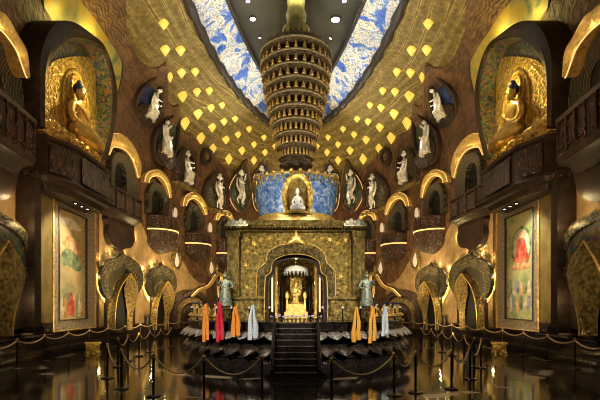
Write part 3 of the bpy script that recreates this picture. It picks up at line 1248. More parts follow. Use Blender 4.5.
# inside the shrine
b = MB(); b.box((0, 3.7, 1.5), (3.2, .1, 3.0)); b.build('back_panel', GOLDR, sh)
b = MB(); b.box((0, 2.3, 3.05), (4.0, 4.0, .06)); b.build('inner_ceiling', OLDG, sh)
for s in (-1, 1):
    b = MB(); b.box((s * 1.08, 1.3, 1.1), (.07, .10, 1.6)); b.build('light_strip', LEDW if False else LITWIN, sh)
    b = MB(); b.lathe([(.13, 0), (.13, .1), (.09, .14), (.085, 2.4), (.13, 2.5), (.13, 2.62)], 14, (s * .92, 1.2, 0)); b.build('column', GOLD, sh)
    b = MB(); P = []
    sec = []
    for z in (0.0, .6, 1.2, 1.7, 2.0):
        w_ = .34 - .10 * z / 2
        sec.append([(s * (.62 - w_ / 2 + w_ * k / 8), 2.2 + .06 * math.sin(k * 2.4), z) for k in range(9)] + [(s * (.62 + w_ / 2 - w_ * k / 8), 2.28 + .06 * math.sin((8 - k) * 2.4), z) for k in range(9)])
    b.loft(sec); b.build('curtain', DARKP, sh)
b = MB(); 
al = thing('altar', 'stepped gold altar with reliquary inside the shrine arch', 'altar', (0, SF + 2.0, SH0 + .002))
b = MB(); b.box((0, 0, .15), (1.1, .7, .3)); b.box((0, 0, .4), (.9, .6, .2)); b.box((0, 0, .58), (.72, .5, .16)); b.build('altar_step', GOLD, al)
b = MB(); b.lathe([(.24, .66), (.28, .72), (.16, .80), (.14, 1.0), (.24, 1.12), (.26, 1.26), (.16, 1.40), (.06, 1.5), (.04, 1.75), (0, 1.9)], 20); b.build('reliquary', GOLDR, al)
b = MB(); b.box((0, .3, 1.62), (.55, .05, .62)); b.build('gilt_screen', GOLDR, al)
for s in (-1, 1):
    b = MB(); b.lathe([(.10, .3), (.06, .36), (.05, .9), (.10, .95), (.11, 1.1), (.03, 1.25)], 12, (s * .42, -.1, 0)); b.build('candle_stand', GOLD, al)
ch = thing('crystal_chandelier', 'crystal canopy chandelier hanging inside the shrine arch', 'chandelier', (0, SF + 1.2, SH0 + 2.05))
b = MB(); b.lathe([(.22, .34), (.46, .26), (.54, .16), (.54, .08), (.50, .08), (.40, .2)], 28); b.build('canopy', CRYSTAL, ch)
for q in range(18):
    a = 2 * PI * q / 18
    b = MB(); b.lathe([(0, .10), (.028, .05), (.022, -.02), (0, -.10)], 6, (.52 * math.cos(a), .52 * math.sin(a), 0)); b.build('crystal_drop', CRYSTAL, ch)
b = MB(); b.tube([(0, 0, .26), (0, 0, .95)], .02, 6); b.build('hanging_rod', BRASS, ch)

# ============================================================ LOTUS STAGE
stg = thing('lotus_stage', 'round black lotus stage of two petal rows carrying the gold shrine', 'stage', (ST.x, ST.y, 0))
b = MB(); b.lathe([(5.15, 0), (5.15, .14), (4.95, .18), (4.95, .26)], 96); b.build('base_ring', BLACKG, stg)
b = MB(); b.lathe([(4.6, .26), (4.95, .30), (4.75, .75), (4.45, .84), (4.35, .92), (4.5, 1.0), (4.9, 1.24), (4.95, 1.32)], 96); b.build('waist', BLACKG, stg)
b = MB(); b.lathe([(4.9, 1.30), (5.03, 1.33), (5.03, 1.38), (5.0, 1.40), (5.02, 1.60), (5.08, 1.63), (5.06, 1.68), (0, 1.68)], 96); b.build('deck', BLACKG, stg)


def petal_mesh(name, w, h, up, mm):
    m = MB()
    secs = []
    n = 9
    for j in range(n):
        t = j / (n - 1)
        ww = w * (math.sin(PI * min(1, .22 + .78 * t) ** 1.0) ** .6 if t < .98 else .05) * .5
        z = h * t
        bow = .26 * math.sin(t * PI * .62)            # leans outwards
        lip = .10 * max(0, t - .75) * 4
        loop = []
        for k in range(12):
            a = 2 * PI * k / 12
            loop.append((ww * math.cos(a), -(bow + lip) + .07 * math.sin(a) * (1 - .4 * t) - .05 * (1 - (math.cos(a)) ** 2), (z if up else -z)))
        secs.append(loop)
    m.loft(secs)
    return m.mesh(name, mm, 60)


NPET = 50
pm_up = petal_mesh('lotus_petal', .57, .28, False, PALEP)
pm_dn = petal_mesh('lotus_petal', .76, .42, False, STAGEM)
for cnt, me_, rr_, zz_ in ((56, pm_up, 4.98, 1.31), (44, pm_dn, 4.95, .84)):
    for k in range(cnt):
        a = 2 * PI * (k + .5) / cnt
        if abs(a - 1.5 * PI) < .16:
            continue
        o = link('lotus_petal', me_, stg, (rr_ * math.cos(a), rr_ * math.sin(a), zz_))
        o.rotation_euler = (0, 0, a + PI / 2)

# stairs
stp = thing('staircase', 'black stone stairs with pale step edges leading up to the shrine', 'stairs', (0, 13.15, 0))
b = MB()
NS = 9
for k in range(NS):
    z1 = 1.68 * (k + 1) / NS
    b.box((0, .02 + .21 * k + .5 * (1.94 - .21 * k), z1 / 2), (1.34, 1.94 - .21 * k, z1))
b.build('flight', BLACKG, stp)
EDG = mat('step_edge_stone', (.10, .085, .07), (.18, .155, .13), 12, .3)
for k in range(NS):
    z1 = 1.68 * (k + 1) / NS
    b = MB(); b.box((0, .21 * k + .03, z1 - .012), (1.35, .05, .03)); b.build('step_edge', EDG, stp)
for s in (-1, 1):
    b = MB()
    P = [(0, 0), (0, .28), (1.75, 1.80), (1.94, 1.80), (1.94, 0)]
    n = len(P)
    vs = [(s * .70, y, z) for y, z in P] + [(s * .82, y, z) for y, z in P]
    b.add(vs, [tuple(range(n)), tuple(range(2 * n - 1, n - 1, -1))] + [(i, (i + 1) % n, n + (i + 1) % n, n + i) for i in range(n)])
    b.build('stringer', BLACKG, stp)
    b = MB(); b.tube([(s * .76, .0, .62), (s * .76, 1.9, 2.2)], .02, 6)
    for q in range(4):
        y = .05 + q * .58
        b.tube([(s * .76, y, .25 + y * .85), (s * .76, y, .62 + y * .83)], .018, 6)
    b.build('handrail', POST, stp)

# stage railing posts
RP = 4.90
angs = []
for k in range(11):
    for s in (-1, 1):
        angs.append((s, 12 + k * 9.2))
for s, nm in SIDES:
    for k in range(10):
        a = math.radians(-90 + s * (11.5 + k * 9.4))
        loc = (ST.x + RP * math.cos(a), ST.y + RP * math.sin(a), 1.68)
        t = thing('railing_post', f'short dark stage railing post with pale knob, {ORD[k]} from the stairs on the {nm}', 'post', loc, 0, 'railing posts on the lotus stage')
        b = MB(); b.lathe([(.06, 0), (.05, .04), (.022, .07), (.022, .46), (.035, .48)], 10); b.build('post', POST, t)
        b = MB(); b.lathe([(.03, .48), (.05, .51), (.035, .55), (0, .58)], 10); b.build('knob', WSTONE, t)
        if k < 9:
            a2 = math.radians(-90 + s * (11.5 + (k + 1) * 9.4))
            P = []
            for j in range(11):
                u = j / 10
                aa = a + (a2 - a) * u
                P.append((ST.x + RP * math.cos(aa) * 1.0, ST.y + RP * math.sin(aa), 1.68 + .44 - .10 * math.sin(PI * u)))
            b = MB(); b.tube(P[1:-1], .012, 5)
            tag(b.build('railing_chain', BRASS), f'thin chain between stage railing posts, {ORD[k]} from the stairs on the {nm}', 'chain', 'chains of the stage railing')

# prayer scarves over the railing
SCARF = [(206, 306, 342, ORANGE, 'orange prayer scarf hanging from the stage railing, farthest left'), (220, 304, 342, RED, 'red prayer scarf hanging from the stage railing'), (236, 308, 337, ORANGE, 'orange prayer scarf between the red and the pale scarf'), (253, 307, 340, SILVER, 'pale blue grey scarf on the railing left of the stairs'), (356, 309, 342, YELLOWO, 'amber prayer scarf nearest right of the stairs'), (372, 308, 343, YELLOWO, 'amber prayer scarf between its twin and the pale scarf, right side'), (384.5, 308, 336, SILVER, 'pale blue scarf farthest right on the stage railing')]
for px, y0, y1, mm, lb in SCARF:
    R = 5.46
    # depth where the vertical plane through px meets the circle of the railing
    tx = (px - CX) / FP
    a_, b_, c__ = 1 + tx * tx, -2 * ST.y, ST.y ** 2 - R * R
    Y = (-b_ - math.sqrt(b_ * b_ - 4 * a_ * c__)) / (2 * a_)
    X = tx * Y
    ang = math.atan2(Y - ST.y, X)
    zt, zb_ = EYE + (CY - y0) * Y / FP, EYE + (CY - y1) * Y / FP
    t = thing('prayer_scarf', lb, 'scarf', (X, Y, zt), ang + PI / 2, 'prayer scarves on the stage railing')
    H = zt - zb_
    rnd = random.Random(int(px))
    for s in (-1, 1):
        m = MB()
        n = 14
        secs = []
        for j in range(15):
            u = j / 14
            z = -H * u * (1.0 if s < 0 else .94)
            cx_ = s * (.03 + .075 * math.sin(min(1, u * 1.3) * PI * .55)) + .012 * math.sin(u * 9 + px)
            w_ = (.035 + .055 * min(1, u * 1.6))
            lp = []
            for k in range(n):
                a = 2 * PI * k / n
                lp.append((cx_ + w_ * math.cos(a), .045 * math.sin(a) + .018 * math.sin(3 * a + u * 4) - .02, z))
            secs.append(lp)
        m.loft(secs)
        m.build('scarf_end', mm, t, 60)
    m = MB(); m.tube([(-.05, -.02, -.02), (-.03, -.02, .03), (0, .06, .06), (.03, -.02, .03), (.05, -.02, -.02)], .04, 8); m.build('scarf_loop', mm, t)

# small gold figurines and offering bowls on the stage
for s, nm in SIDES:
    for k in range(8):
        a = math.radians(-90 + s * (42 + k * 6.4))
        rr = 4.78
        t = thing('gold_figurine', f'small gold seated figurine on the stage edge, {ORD[k]} from the shrine steps on the {nm}', 'figurine', (ST.x + rr * math.cos(a), ST.y + rr * math.sin(a), 1.68), a + PI / 2, 'gold figurines along the stage')
        b = MB(); b.lathe([(.16, 0), (.18, .05), (.13, .09), (.15, .14), (0, .14)], 14); b.build('lotus_base', GOLD, t)
        seated(t, (0, 0, .13), .60, GOLD, HAIR)
for k in range(13):
    x = (k - 6) * .155
    h = .10 + .05 * ((k * 7) % 3)
    mm = (PURPLE, WSTONE, PURPLE)[k % 3]
    t = thing('offering_bowl', f'small offering bowl of flowers at the top of the stairs, {ORD[k]} from the left', 'bowl', (x, 15.75 + .05 * (k % 2), 1.68), 0, 'offerings before the shrine arch')
    b = MB(); b.lathe([(.04, 0), (.03, .03), (.07, .10), (.075, .12), (.06, .12), (0, .08)], 12); b.build('bowl', BRASS, t)
    b = MB()
    for q in range(7):
        a = q * 2.4
        b.ball((.035 * math.cos(a) * (q > 0), .035 * math.sin(a) * (q > 0), .14 + h * (.3 + .1 * (q % 3))), .035, 7, 5)
    b.build('flower', mm, t)

# guardians at the shrine corners
for s, nm in SIDES:
    Y = 17.0
    X = s * 70.5 * Y / FP
    t = thing('guardian_statue', f'pale teal armoured guardian statue standing at the {nm} corner of the shrine', 'statue', (X, Y, SH0), 0)
    b = MB(); b.lathe([(.34, 0), (.36, .08), (.28, .14), (.30, .40), (.36, .46), (.34, .52), (0, .52)], 16); b.build('pedestal', OLDG, t)
    standing(t, (0, 0, .52), 1.36, 'stand', TEAL, TEAL, OLDG, 0, -s)
    for c_o in t.children:
        if c_o.name.split('.')[0] != 'pedestal':
            c_o.scale.x *= .50 if c_o.name.startswith('ribbon') else .80
    b = MB(); b.tube([(s * .30, -.2, .52), (s * .30, -.2, 1.9)], .02, 6); b.lathe([(0, 2.2), (.06, 2.05), (.025, 1.9), (.08, 1.86), (0, 1.82)], 8, (s * .30, -.2, 0)); b.build('halberd', OLDG, t)

# ============================================================ WALL FURNITURE (traced on the left, mirrored on the right)
def strip(m, P, y, r=.045):
    m.tube([(p[0], y, p[1]) for p in P], r, 6)


def brow(F, root, s, outer, inner, d, mm, led=LED, n=40, r=.028):
    O = smooth(F.locs(outer, -d), n)
    I = smooth(F.locs(inner, -d), n)
    b = mb(s); b.band(O, I, -.08, -d, bulge=.10); b.build('brow', mm, root)
    b = mb(s); strip(b, O, -d * .9, r); b.build('light_strip', led, root)
    b = mb(s); strip(b, I, -d, r); b.build('light_strip', led, root)
    for k_ in (n // 4, n // 2, 3 * n // 4):
        q = F.world((O[k_][0] + I[k_][0]) / 2, -d - .45, (O[k_][1] + I[k_][1]) / 2 - .15)
        lamp('POINT', 'brow_fill', (q.x * (1 if s < 0 else -1), q.y, q.z), 7, (1, .70, .30), .04)  # added fill in front of the brow, besides its light strips
    return O, I


def bay(F, s, plan, levels):
    """plan [(u, y)] open polyline from wall to wall; levels [(z, outward)] lofted."""
    secs = []
    uc = sum(p[0] for p in plan) / len(plan)
    for z, o in levels:
        lp = []
        for u, y in plan:
            du = u - uc
            k = o / max(.5, max(abs(p[0] - uc) for p in plan))
            lp.append((uc + du * (1 + k), y * (1 + o / max(.5, -min(p[1] for p in plan))) if y < -.47 else y, z))
        secs.append(lp)
    m = mb(s)
    m.loft(secs)
    return m


def carved_panel(F, s, p0, p1, z0, z1, t=.05):
    """raised panel on the face from plan point p0 to p1."""
    a, c = Vector((*p0, 0)), Vector((*p1, 0))
    d = (c - a)
    n = Vector((d.y, -d.x, 0)).normalized()
    if n.y > 0:
        n = -n
    i0, i1 = a + d * .08, a + d * .92
    m = mb(s)
    q = []
    for p in (i0, i1):
        for z in (z0, z1):
            q.append((p.x, p.y, z))
            q.append((p.x + n.x * t, p.y + n.y * t, z))
    m.add(q, [(0, 1, 3, 2), (4, 6, 7, 5), (0, 4, 5, 1), (2, 3, 7, 6), (1, 5, 7, 3), (0, 2, 6, 4)])
    return m


# --- the great Buddha niches ------------------------------------------------
for s, nm in SIDES:
    F = Frame(75, 150, .30)
    d = 1.35
    op = F.locs([(45, 160), (45, 120), (45.5, 85), (49, 66), (56, 51), (66, 41), (77, 36.5), (90, 38), (101, 43), (106, 52), (111, 70), (114.5, 90), (114, 110), (111.5, 130), (104, 160)], -d)
    ou = F.locs([(40.5, 160), (40.5, 120), (40, 80), (41, 56), (46, 38), (53, 26), (63, 20.5), (76, 23), (88, 31), (99, 41), (110, 60), (116.5, 88), (116.3, 110), (113.5, 131), (106, 160)], -d)
    F3 = Frame(75, 175, .30)
    zlow = F3.o.z + F3.loc(80, 150, -1.75)[1] + .12 - F.o.z
    OP, OU = smooth(op, 60), smooth(ou, 60)
    OP, OU = [(a_, max(b_, zlow)) for a_, b_ in OP], [(a_, max(b_, zlow)) for a_, b_ in OU]
    BK = [(a_ * .985, max(b_ * .985, zlow)) for a_, b_ in OP]
    t = fthing(F, s, 'buddha_niche', f'deep arched niche with mosaic reveal holding the big gold Buddha on the {nm} wall', 'niche', 'great Buddha niches')
    b = mb(s); b.prism(BK, -.30, -.36); b.build('back_wall', MOSAIC, t)
    b = mb(s); b.band(OU, OP, -.03, -d, bulge=.10); b.build('hood', DARKP, t)
    IN_ = [(x - .0, z) for x, z in OP]
    OP3 = [(x * .992 + .0, z * .992) for x, z in OP]
    b = mb(s)
    b.add([(p[0], -d + .12, p[1]) for p in OP3] + [(p[0] * .985, -.36, p[1] * .985) for p in OP3], [(i, i + 1, 61 + i, 60 + i) for i in range(59)])
    b.build('mosaic_reveal', MOSAIC, t)
    mo = F.locs([(20, 152), (26, 105), (38, 75), (50, 63), (62, 58), (80, 56.5), (91, 60), (94.5, 75), (95.5, 110), (97, 150)], -.38)
    MO = smooth(mo, 50)
    b = mb(s); MO = [(a_, max(b_, zlow)) for a_, b_ in MO]; b.prism(MO, -.37, -.44); b.build('mandorla', GOLDR, t)
    # inner halo rings behind the head
    hc = F.loc(71, 92, -.2)
    b = mb(s)
    for r_ in (.75, 1.0, 1.6):
        pts = [(hc[0] + r_ * .8 * math.cos(2 * PI * k / 40), -.48, hc[1] - (r_ > 1.2) * .9 + r_ * (1.15 if r_ > 1.2 else 1) * math.sin(2 * PI * k / 40)) for k in range(40)]
        b.tube(pts, .07, 6, True)
    b.build('halo', GOLD, t)
    # gold cloud sill
    z0 = F.loc(75, 143, -.9)[1]
    c0, c1 = F.loc(46, 140, -1.3)[0], F.loc(101, 155, -1.3)[0]
    b = mb(s)
    rnd = random.Random(5)
    for k in range(13):
        u = c0 + (c1 - c0) * (k + .5) / 13
        b.ball((u, -1.12 - .08 * (k % 2), max(z0 - .22, zlow + .30) + .08 * rnd.random()), (.28, .24, .24 + .04 * rnd.random()), 10, 7)
    b.box(((c0 + c1) / 2, -.80, (zlow + z0) / 2), (c1 - c0, .72, max(.1, z0 - zlow)))
    b.build('cloud_sill', GOLDR, t)
    bx = F.loc(77.5, 120, -.75)[0]
    q = F.world(bx, -.84, z0 + .10)
    rot = F.rot if s < 0 else math.atan2(-F.u.y, F.u.x)
    bd = thing('seated_buddha', f'large gold seated Buddha with blue hair in the {nm} wall niche', 'statue', (q.x * (1 if s < 0 else -1), q.y, q.z), rot, 'great seated Buddhas')
    hgt = F.loc(75, 83, -.72)[1] - z0 + .10
    seated(bd, (0, 0, 0), hgt / 1.01, GOLD, HAIR)
    for c_o in bd.children:
        c_o.scale.y *= .72
    yl = lamp
    for uu, yy, zz, e in ((bx - .8, -1.32, .45, 200), (bx + 1.0, -1.45, .5, 200), (bx + .4, -1.5, 3.0, 200)):
        p = F.world(uu, yy, z0 + zz)
        lamp('POINT', 'niche_lamp', (p.x * (1 if s < 0 else -1), p.y, p.z), e, (1, .72, .22), .06)
    # yellow painted panel above the niche
    F2 = Frame(88, 40, .42, True)
    py_ = [(48, -14), (48, 30), (52, 40), (62, 50), (80, 60), (100, 80), (116.5, 99), (118.5, 90), (121.5, 76), (122, 58), (119, 42), (114.5, 28), (112.5, 12), (113, -14)]
    t = fthing(F2, s, 'wall_mural', f'yellow cloud-painted wall panel above the {nm} Buddha niche', 'panel')
    PP = smooth(F2.locs(py_, -.12), 60, True)
    b = mb(s, F2); b.prism(PP, -.02, -.12); b.build('panel', YPANEL, t)
    b = mb(s, F2); b.tube([(p[0], -.12, p[1]) for p in PP], .07, 6, True); b.build('frame', DARKP, t)
    for ux, uz, e_ in ((97, 40, 150), (112, 74, 90), (66, 16, 50)):
        uu, zz = F2.loc(ux, uz, -.7)
        p = F2.world(uu, -.7, zz)
        lamp('POINT', 'mural_lamp', (p.x * (1 if s < 0 else -1), p.y, p.z), e_, (1, .80, .24), .05)
    # ledge under the niche
    F3 = Frame(75, 175, .30)
    u = lambda x, y, dy: F3.loc(x, y, dy)[0]
    zt = F3.loc(80, 150, -1.75)[1]
    zb = F3.loc(80, 186, -1.75)[1]
    ua, ub, uc_ = u(41, 170, -1.0), u(80, 170, -1.85), u(107, 170, -1.5)
    plan = [(ua - .3, -.05), (ua, -1.25), (ub - .25, -1.80), (ub, -1.80), (uc_ - .2, -1.80), (uc_ + .05, -1.4), (uc_ + .1, -.05)]
    t = fthing(F3, s, 'carved_ledge', f'dark carved balcony ledge under the gold Buddha of the {nm} wall', 'ledge', 'ledges under the great Buddhas')
    bay(F3, s, plan, [(zb - .55, -.35), (zb - .32, -.25), (zb - .25, -.05), (zb - .06, .06), (zb, -.02), (zb + .1, -.08), (zt - .2, -.08), (zt - .12, .06), (zt, .08)]).build('ledge_body', DARKP, t)
    for i_ in (1, 3):
        p0, p1 = plan[i_], plan[i_ + 1]
        carved_panel(F3, s, p0, p1, zb + .16, zt - .28, .04).build('carved_panel', DARK, t)
    # three small downlights over the painting
    for k, (px, py) in enumerate(((75.5, 203), (82, 204.5), (87.5, 206.5))):
        pu, pz_ = F3.loc(px, py, -1.1)
        m = mb(s); m.lathe([(.09, .14), (.11, .02), (.09, .0), (.07, .03)], 12, (pu, -1.1, zb - .62)); dl = m.build('downlight', POST, t)
        m = mb(s); m.lathe([(0, .01), (.07, .02)], 12, (pu, -1.1, zb - .62)); m.build('lens', LEDW, dl)
    p = F3.world(F3.loc(76, 205, -1.25)[0], -3.4, zb - .4)
    lamp('SPOT', 'picture_light', (p.x * (1 if s < 0 else -1), p.y, p.z), 1500, (1, .86, .62), .08, (s * 11.6, p.y, 4.4), spot=62)

# --- the paintings ----------------------------------------------------------
CANV = multi('left_painting', [(.25, (.16, .20, .10)), (.42, (.34, .30, .14)), (.55, (.50, .36, .16)), (.7, (.42, .22, .10)), (.85, (.50, .46, .30))], 1.1, .6, 0, 'noise', 1.0, detail=6)
CANV2 = multi('right_painting', [(.25, (.10, .20, .06)), (.42, (.26, .34, .12)), (.55, (.46, .42, .20)), (.7, (.30, .30, .12)), (.85, (.58, .54, .36))], 1.1, .6, 0, 'noise', 1.0, detail=6)
REDP = mat('painted_red', (.36, .04, .025), (.66, .20, .10), 3, .6)
ORP = mat('painted_orange', (.42, .15, .05), (.70, .46, .22), 3, .6)
GRP = mat('painted_green', (.05, .11, .05), (.32, .34, .16), 3, .6)
CRP = mat('painted_cream', (.38, .32, .18), (.74, .68, .50), 3, .6)
SKP = mat('painted_skin', (.60, .42, .25), (.7, .5, .3), 6, .6)
BLP = mat('painted_blue', (.08, .12, .20), (.36, .38, .36), 3, .6)


def oval(cx, cz, rx, rz, n=20):
    return [(cx + rx * math.cos(2 * PI * k / n), cz + rz * math.sin(2 * PI * k / n)) for k in range(n)]


for s, nm in SIDES:
    F = Frame(74, 265, .34)
    d = .34
    t = fthing(F, s, 'framed_painting', ('tall framed painting with an orange cloud over a small red figure, left wall' if s < 0 else 'tall framed painting of a red robed Buddha above a crowd, right wall'), 'painting')
    O = F.locs([(53, 198), (95, 210.5), (95, 327), (53, 332)], -d)
    I = F.locs([(59, 209), (86.5, 217), (86.5, 318.5), (59, 320.5)], -d)
    O = resample(O, 48, True); I = resample(I, 48, True)
    cs = [0, 0, 0, 0]
    Oc = F.locs([(53, 198), (95, 210.5), (95, 327), (53, 332)], -d)
    u0, u1 = Oc[0][0], Oc[1][0]
    z0, z1 = (Oc[2][1] + Oc[3][1]) / 2, (Oc[0][1] + Oc[1][1]) / 2
    Ic = F.locs([(59, 209), (86.5, 217), (86.5, 318.5), (59, 320.5)], -d)
    v0, v1 = Ic[0][0], Ic[1][0]
    y0_, y1_ = (Ic[2][1] + Ic[3][1]) / 2, (Ic[0][1] + Ic[1][1]) / 2
    b = mb(s); b.band([(u0, z0), (u0, z1), (u1, z1), (u1, z0)], [(v0, y0_), (v0, y1_), (v1, y1_), (v1, y0_)], -.03, -d, True, .0); b.build('frame', FRAME, t, 20)
    b = mb(s); b.tube([(v0, -d, y0_), (v0, -d, y1_), (v1, -d, y1_), (v1, -d, y0_)], .06, 6, True); b.build('inner_bead', DARKP, t, 20)
    b = mb(s); b.tube([(u0, -d, z0), (u0, -d, z1), (u1, -d, z1), (u1, -d, z0)], .07, 6, True); b.build('outer_bead', GOLD, t, 20)
    b = mb(s); b.prism([(v0, y0_), (v0, y1_), (v1, y1_), (v1, y0_)], -.05, -.20); cv = b.build('canvas', CANV if s < 0 else CANV2, t)
    W, H = v1 - v0, y1_ - y0_

    def fig(shape, mm, nmn, k=0):
        m = mb(s); m.prism(shape, -.2, -.205 - .003 * k); m.build(nmn, mm, cv)
    if s < 0:
        X = lambda a: v0 + W * a
        Z = lambda a: y0_ + H * a
        fig(smooth([(X(.1), Z(.62)), (X(.25), Z(.74)), (X(.5), Z(.78)), (X(.8), Z(.73)), (X(.9), Z(.62)), (X(.7), Z(.54)), (X(.5), Z(.57)), (X(.3), Z(.55))], 30, True), ORP, 'painted_cloud')
        fig(smooth([(X(.15), Z(.58)), (X(.35), Z(.66)), (X(.7), Z(.62)), (X(.92), Z(.50)), (X(.7), Z(.46)), (X(.45), Z(.50)), (X(.25), Z(.50))], 30, True), GRP, 'painted_dragon', 1)
        fig(smooth([(X(.12), Z(.92)), (X(.5), Z(.95)), (X(.9), Z(.88)), (X(.7), Z(.85)), (X(.3), Z(.86))], 24, True), CRP, 'painted_mist')
        fig(smooth([(X(.42), Z(.04)), (X(.38), Z(.12)), (X(.46), Z(.22)), (X(.5), Z(.27)), (X(.56), Z(.22)), (X(.64), Z(.12)), (X(.60), Z(.04))], 24, True), REDP, 'painted_figure', 2)
        for k in range(9):
            a = .08 + .84 * k / 8
            fig(smooth([(X(a - .05), Z(.03)), (X(a - .04), Z(.12 + .03 * (k % 3))), (X(a), Z(.2 + .05 * (k % 2))), (X(a + .05), Z(.12)), (X(a + .05), Z(.03))], 14, True), (GRP, CRP, ORP)[k % 3], 'painted_attendant', 1)
    else:
        X = lambda a: v0 + W * (1 - a)
        Z = lambda a: y0_ + H * a
        fig(oval(X(.5), Z(.68), W * .36, H * .20, 30), GRP, 'painted_mandorla')
        fig(oval(X(.5), Z(.68), W * .30, H * .17, 30), CRP, 'painted_halo', 1)
        fig(smooth([(X(.2), Z(.56)), (X(.28), Z(.62)), (X(.36), Z(.74)), (X(.5), Z(.77)), (X(.64), Z(.74)), (X(.72), Z(.62)), (X(.8), Z(.56)), (X(.5), Z(.53))], 30, True), REDP, 'painted_robe', 2)
        fig(oval(X(.5), Z(.80), W * .075, H * .028, 20), SKP, 'painted_face', 3)
        fig(oval(X(.5), Z(.5), W * .36, H * .03, 20), ORP, 'painted_lotus', 2)
        for k in range(14):
            a, zz = .1 + .8 * (k % 7) / 6, .08 + .15 * (k // 7) + .02 * (k % 2)
            fig(smooth([(X(a - .06), Z(zz)), (X(a - .04), Z(zz + .10)), (X(a), Z(zz + .14)), (X(a + .05), Z(zz + .10)), (X(a + .06), Z(zz))], 14, True), (CRP, BLP, ORP, GRP)[k % 4], 'painted_devotee', 1)
    # olive jamb and dark pillar on the near side of the painting
    t = fthing(Frame(47, 265, .34), s, 'olive_pilaster', f'flat olive gold pilaster beside the painting on the {nm} wall', 'pilaster')
    F4 = Frame(47, 265, .34)
    (a0, q0), (a1, q1) = F4.loc(41, 330, -.30), F4.loc(52.5, 198, -.30)
    b = mb(s); b.box(((a0 + a1) / 2, -.16, (q0 + q1) / 2), (a1 - a0 - .05, .28, q1 - q0)); b.build('shaft', OLIVE, t)
    b = mb(s); b.box(((a0 + a1) / 2, -.17, q0 + .15), (a1 - a0, .32, .3)); b.build('base', DARKP, t)
    F5 = Frame(37, 250, .34)
    t = fthing(F5, s, 'black_pillar', f'black square pillar between painting and nearest lotus niche, {nm} wall', 'pillar')
    (a0, q0), (a1, q1) = F5.loc(34, 333, -.75), F5.loc(40.5, 175, -.75)
    b = mb(s); b.box(((a0 + a1) / 2, -.40, (q0 + q1) / 2), (a1 - a0, .74, q1 - q0)); b.build('shaft', DARKP, t)
    b = mb(s); b.box(((a0 + a1) / 2, -.42, q0 + .12), (a1 - a0 + .16, .84, .24)); b.build('base', BLACKG, t)
    b = mb(s); b.box(((a0 + a1) / 2, -.42, q1 - .12), (a1 - a0 + .16, .84, .24)); b.build('capital', DARK, t)

# --- nearest arched windows at the frame edges -------------------------------
for s, nm in SIDES:
    F = Frame(8, 70, .32)
    d = .9
    t = fthing(F, s, 'arched_window', f'huge dark arched window under a glowing gold brow at the near end of {nm} wall', 'window')
    brow(F, t, s, [(-30, -8), (-15, -2), (0, 10.5), (8, 17), (19, 36), (27, 50), (29.5, 66), (28.5, 76)], [(-30, 12), (-15, 18), (0, 29.5), (8, 38), (16, 50), (21.5, 64), (25, 74), (27, 78)], d, GOLD)
    O = smooth(F.locs([(-32, 20), (-15, 24), (0, 36), (8, 46), (16, 60), (21, 78), (24, 100), (25, 122)], -.6), 40)
    I = smooth(F.locs([(-36, 50), (-25, 50), (-10, 54), (-2, 62), (3, 72), (5, 84), (5.5, 100), (5.5, 122)], -.3), 40)
    b = mb(s)
    vs = [(p[0], -.6, p[1]) for p in O] + [(p[0], -.2, p[1]) for p in I]
    b.add(vs, [(i, i + 1, 41 + i, 40 + i) for i in range(39)])
    b.build('carved_reveal', GREEND, t)
    b = mb(s); b.prism(I + [(I[0][0], I[-1][1])], -.05, -.16); b.build('dark_pane', BLACK, t)
    # balcony
    F2 = Frame(8, 120, .32)
    t = fthing(F2, s, 'window_balcony', f'dark carved balcony under the huge near window on the {nm} wall', 'balcony', 'balconies of the near windows')
    zt, zb = F2.loc(30, 116, -1.2)[1], F2.loc(34, 156, -1.2)[1]
    ua, ub = F2.loc(-40, 100, -1.2)[0], F2.loc(36, 130, -1.2)[0]
    plan = [(ua, -.05), (ua, -1.2), (ua + (ub - ua) * .5, -1.2), (ub - .15, -1.2), (ub, -1.05), (ub, -.05)]
    bay(F2, s, plan, [(zb - .75, -.45), (zb - .45, -.25), (zb - .35, .0), (zb - .1, .06), (zb, -.02), (zt - .25, -.02), (zt - .18, .07), (zt, .07)]).build('balcony_body', DARKP, t)
    for i_ in (1, 2):
        p0, p1 = plan[i_], plan[i_ + 1]
        carved_panel(F2, s, p0, p1, zb + .15, zt - .32, .045).build('carved_panel', DARK, t)
    b = mb(s)
    for k in range(7):
        uu = ua + (ub - ua) * (k + .5) / 7
        b.tube([(uu, -1.28, zb - .05), (uu, -1.3, zt - .2)], .05, 6)
    b.build('baluster', DARK, t)
    BR = smooth(F2.locs([(-30, 166), (17, 166), (17, 182), (13, 194), (5, 200), (-4, 202), (-20, 197), (-30, 185)], -.5), 30, True)
    b = mb(s); b.prism(BR, -.04, -.5); b.build('bracket', DARKP, t)


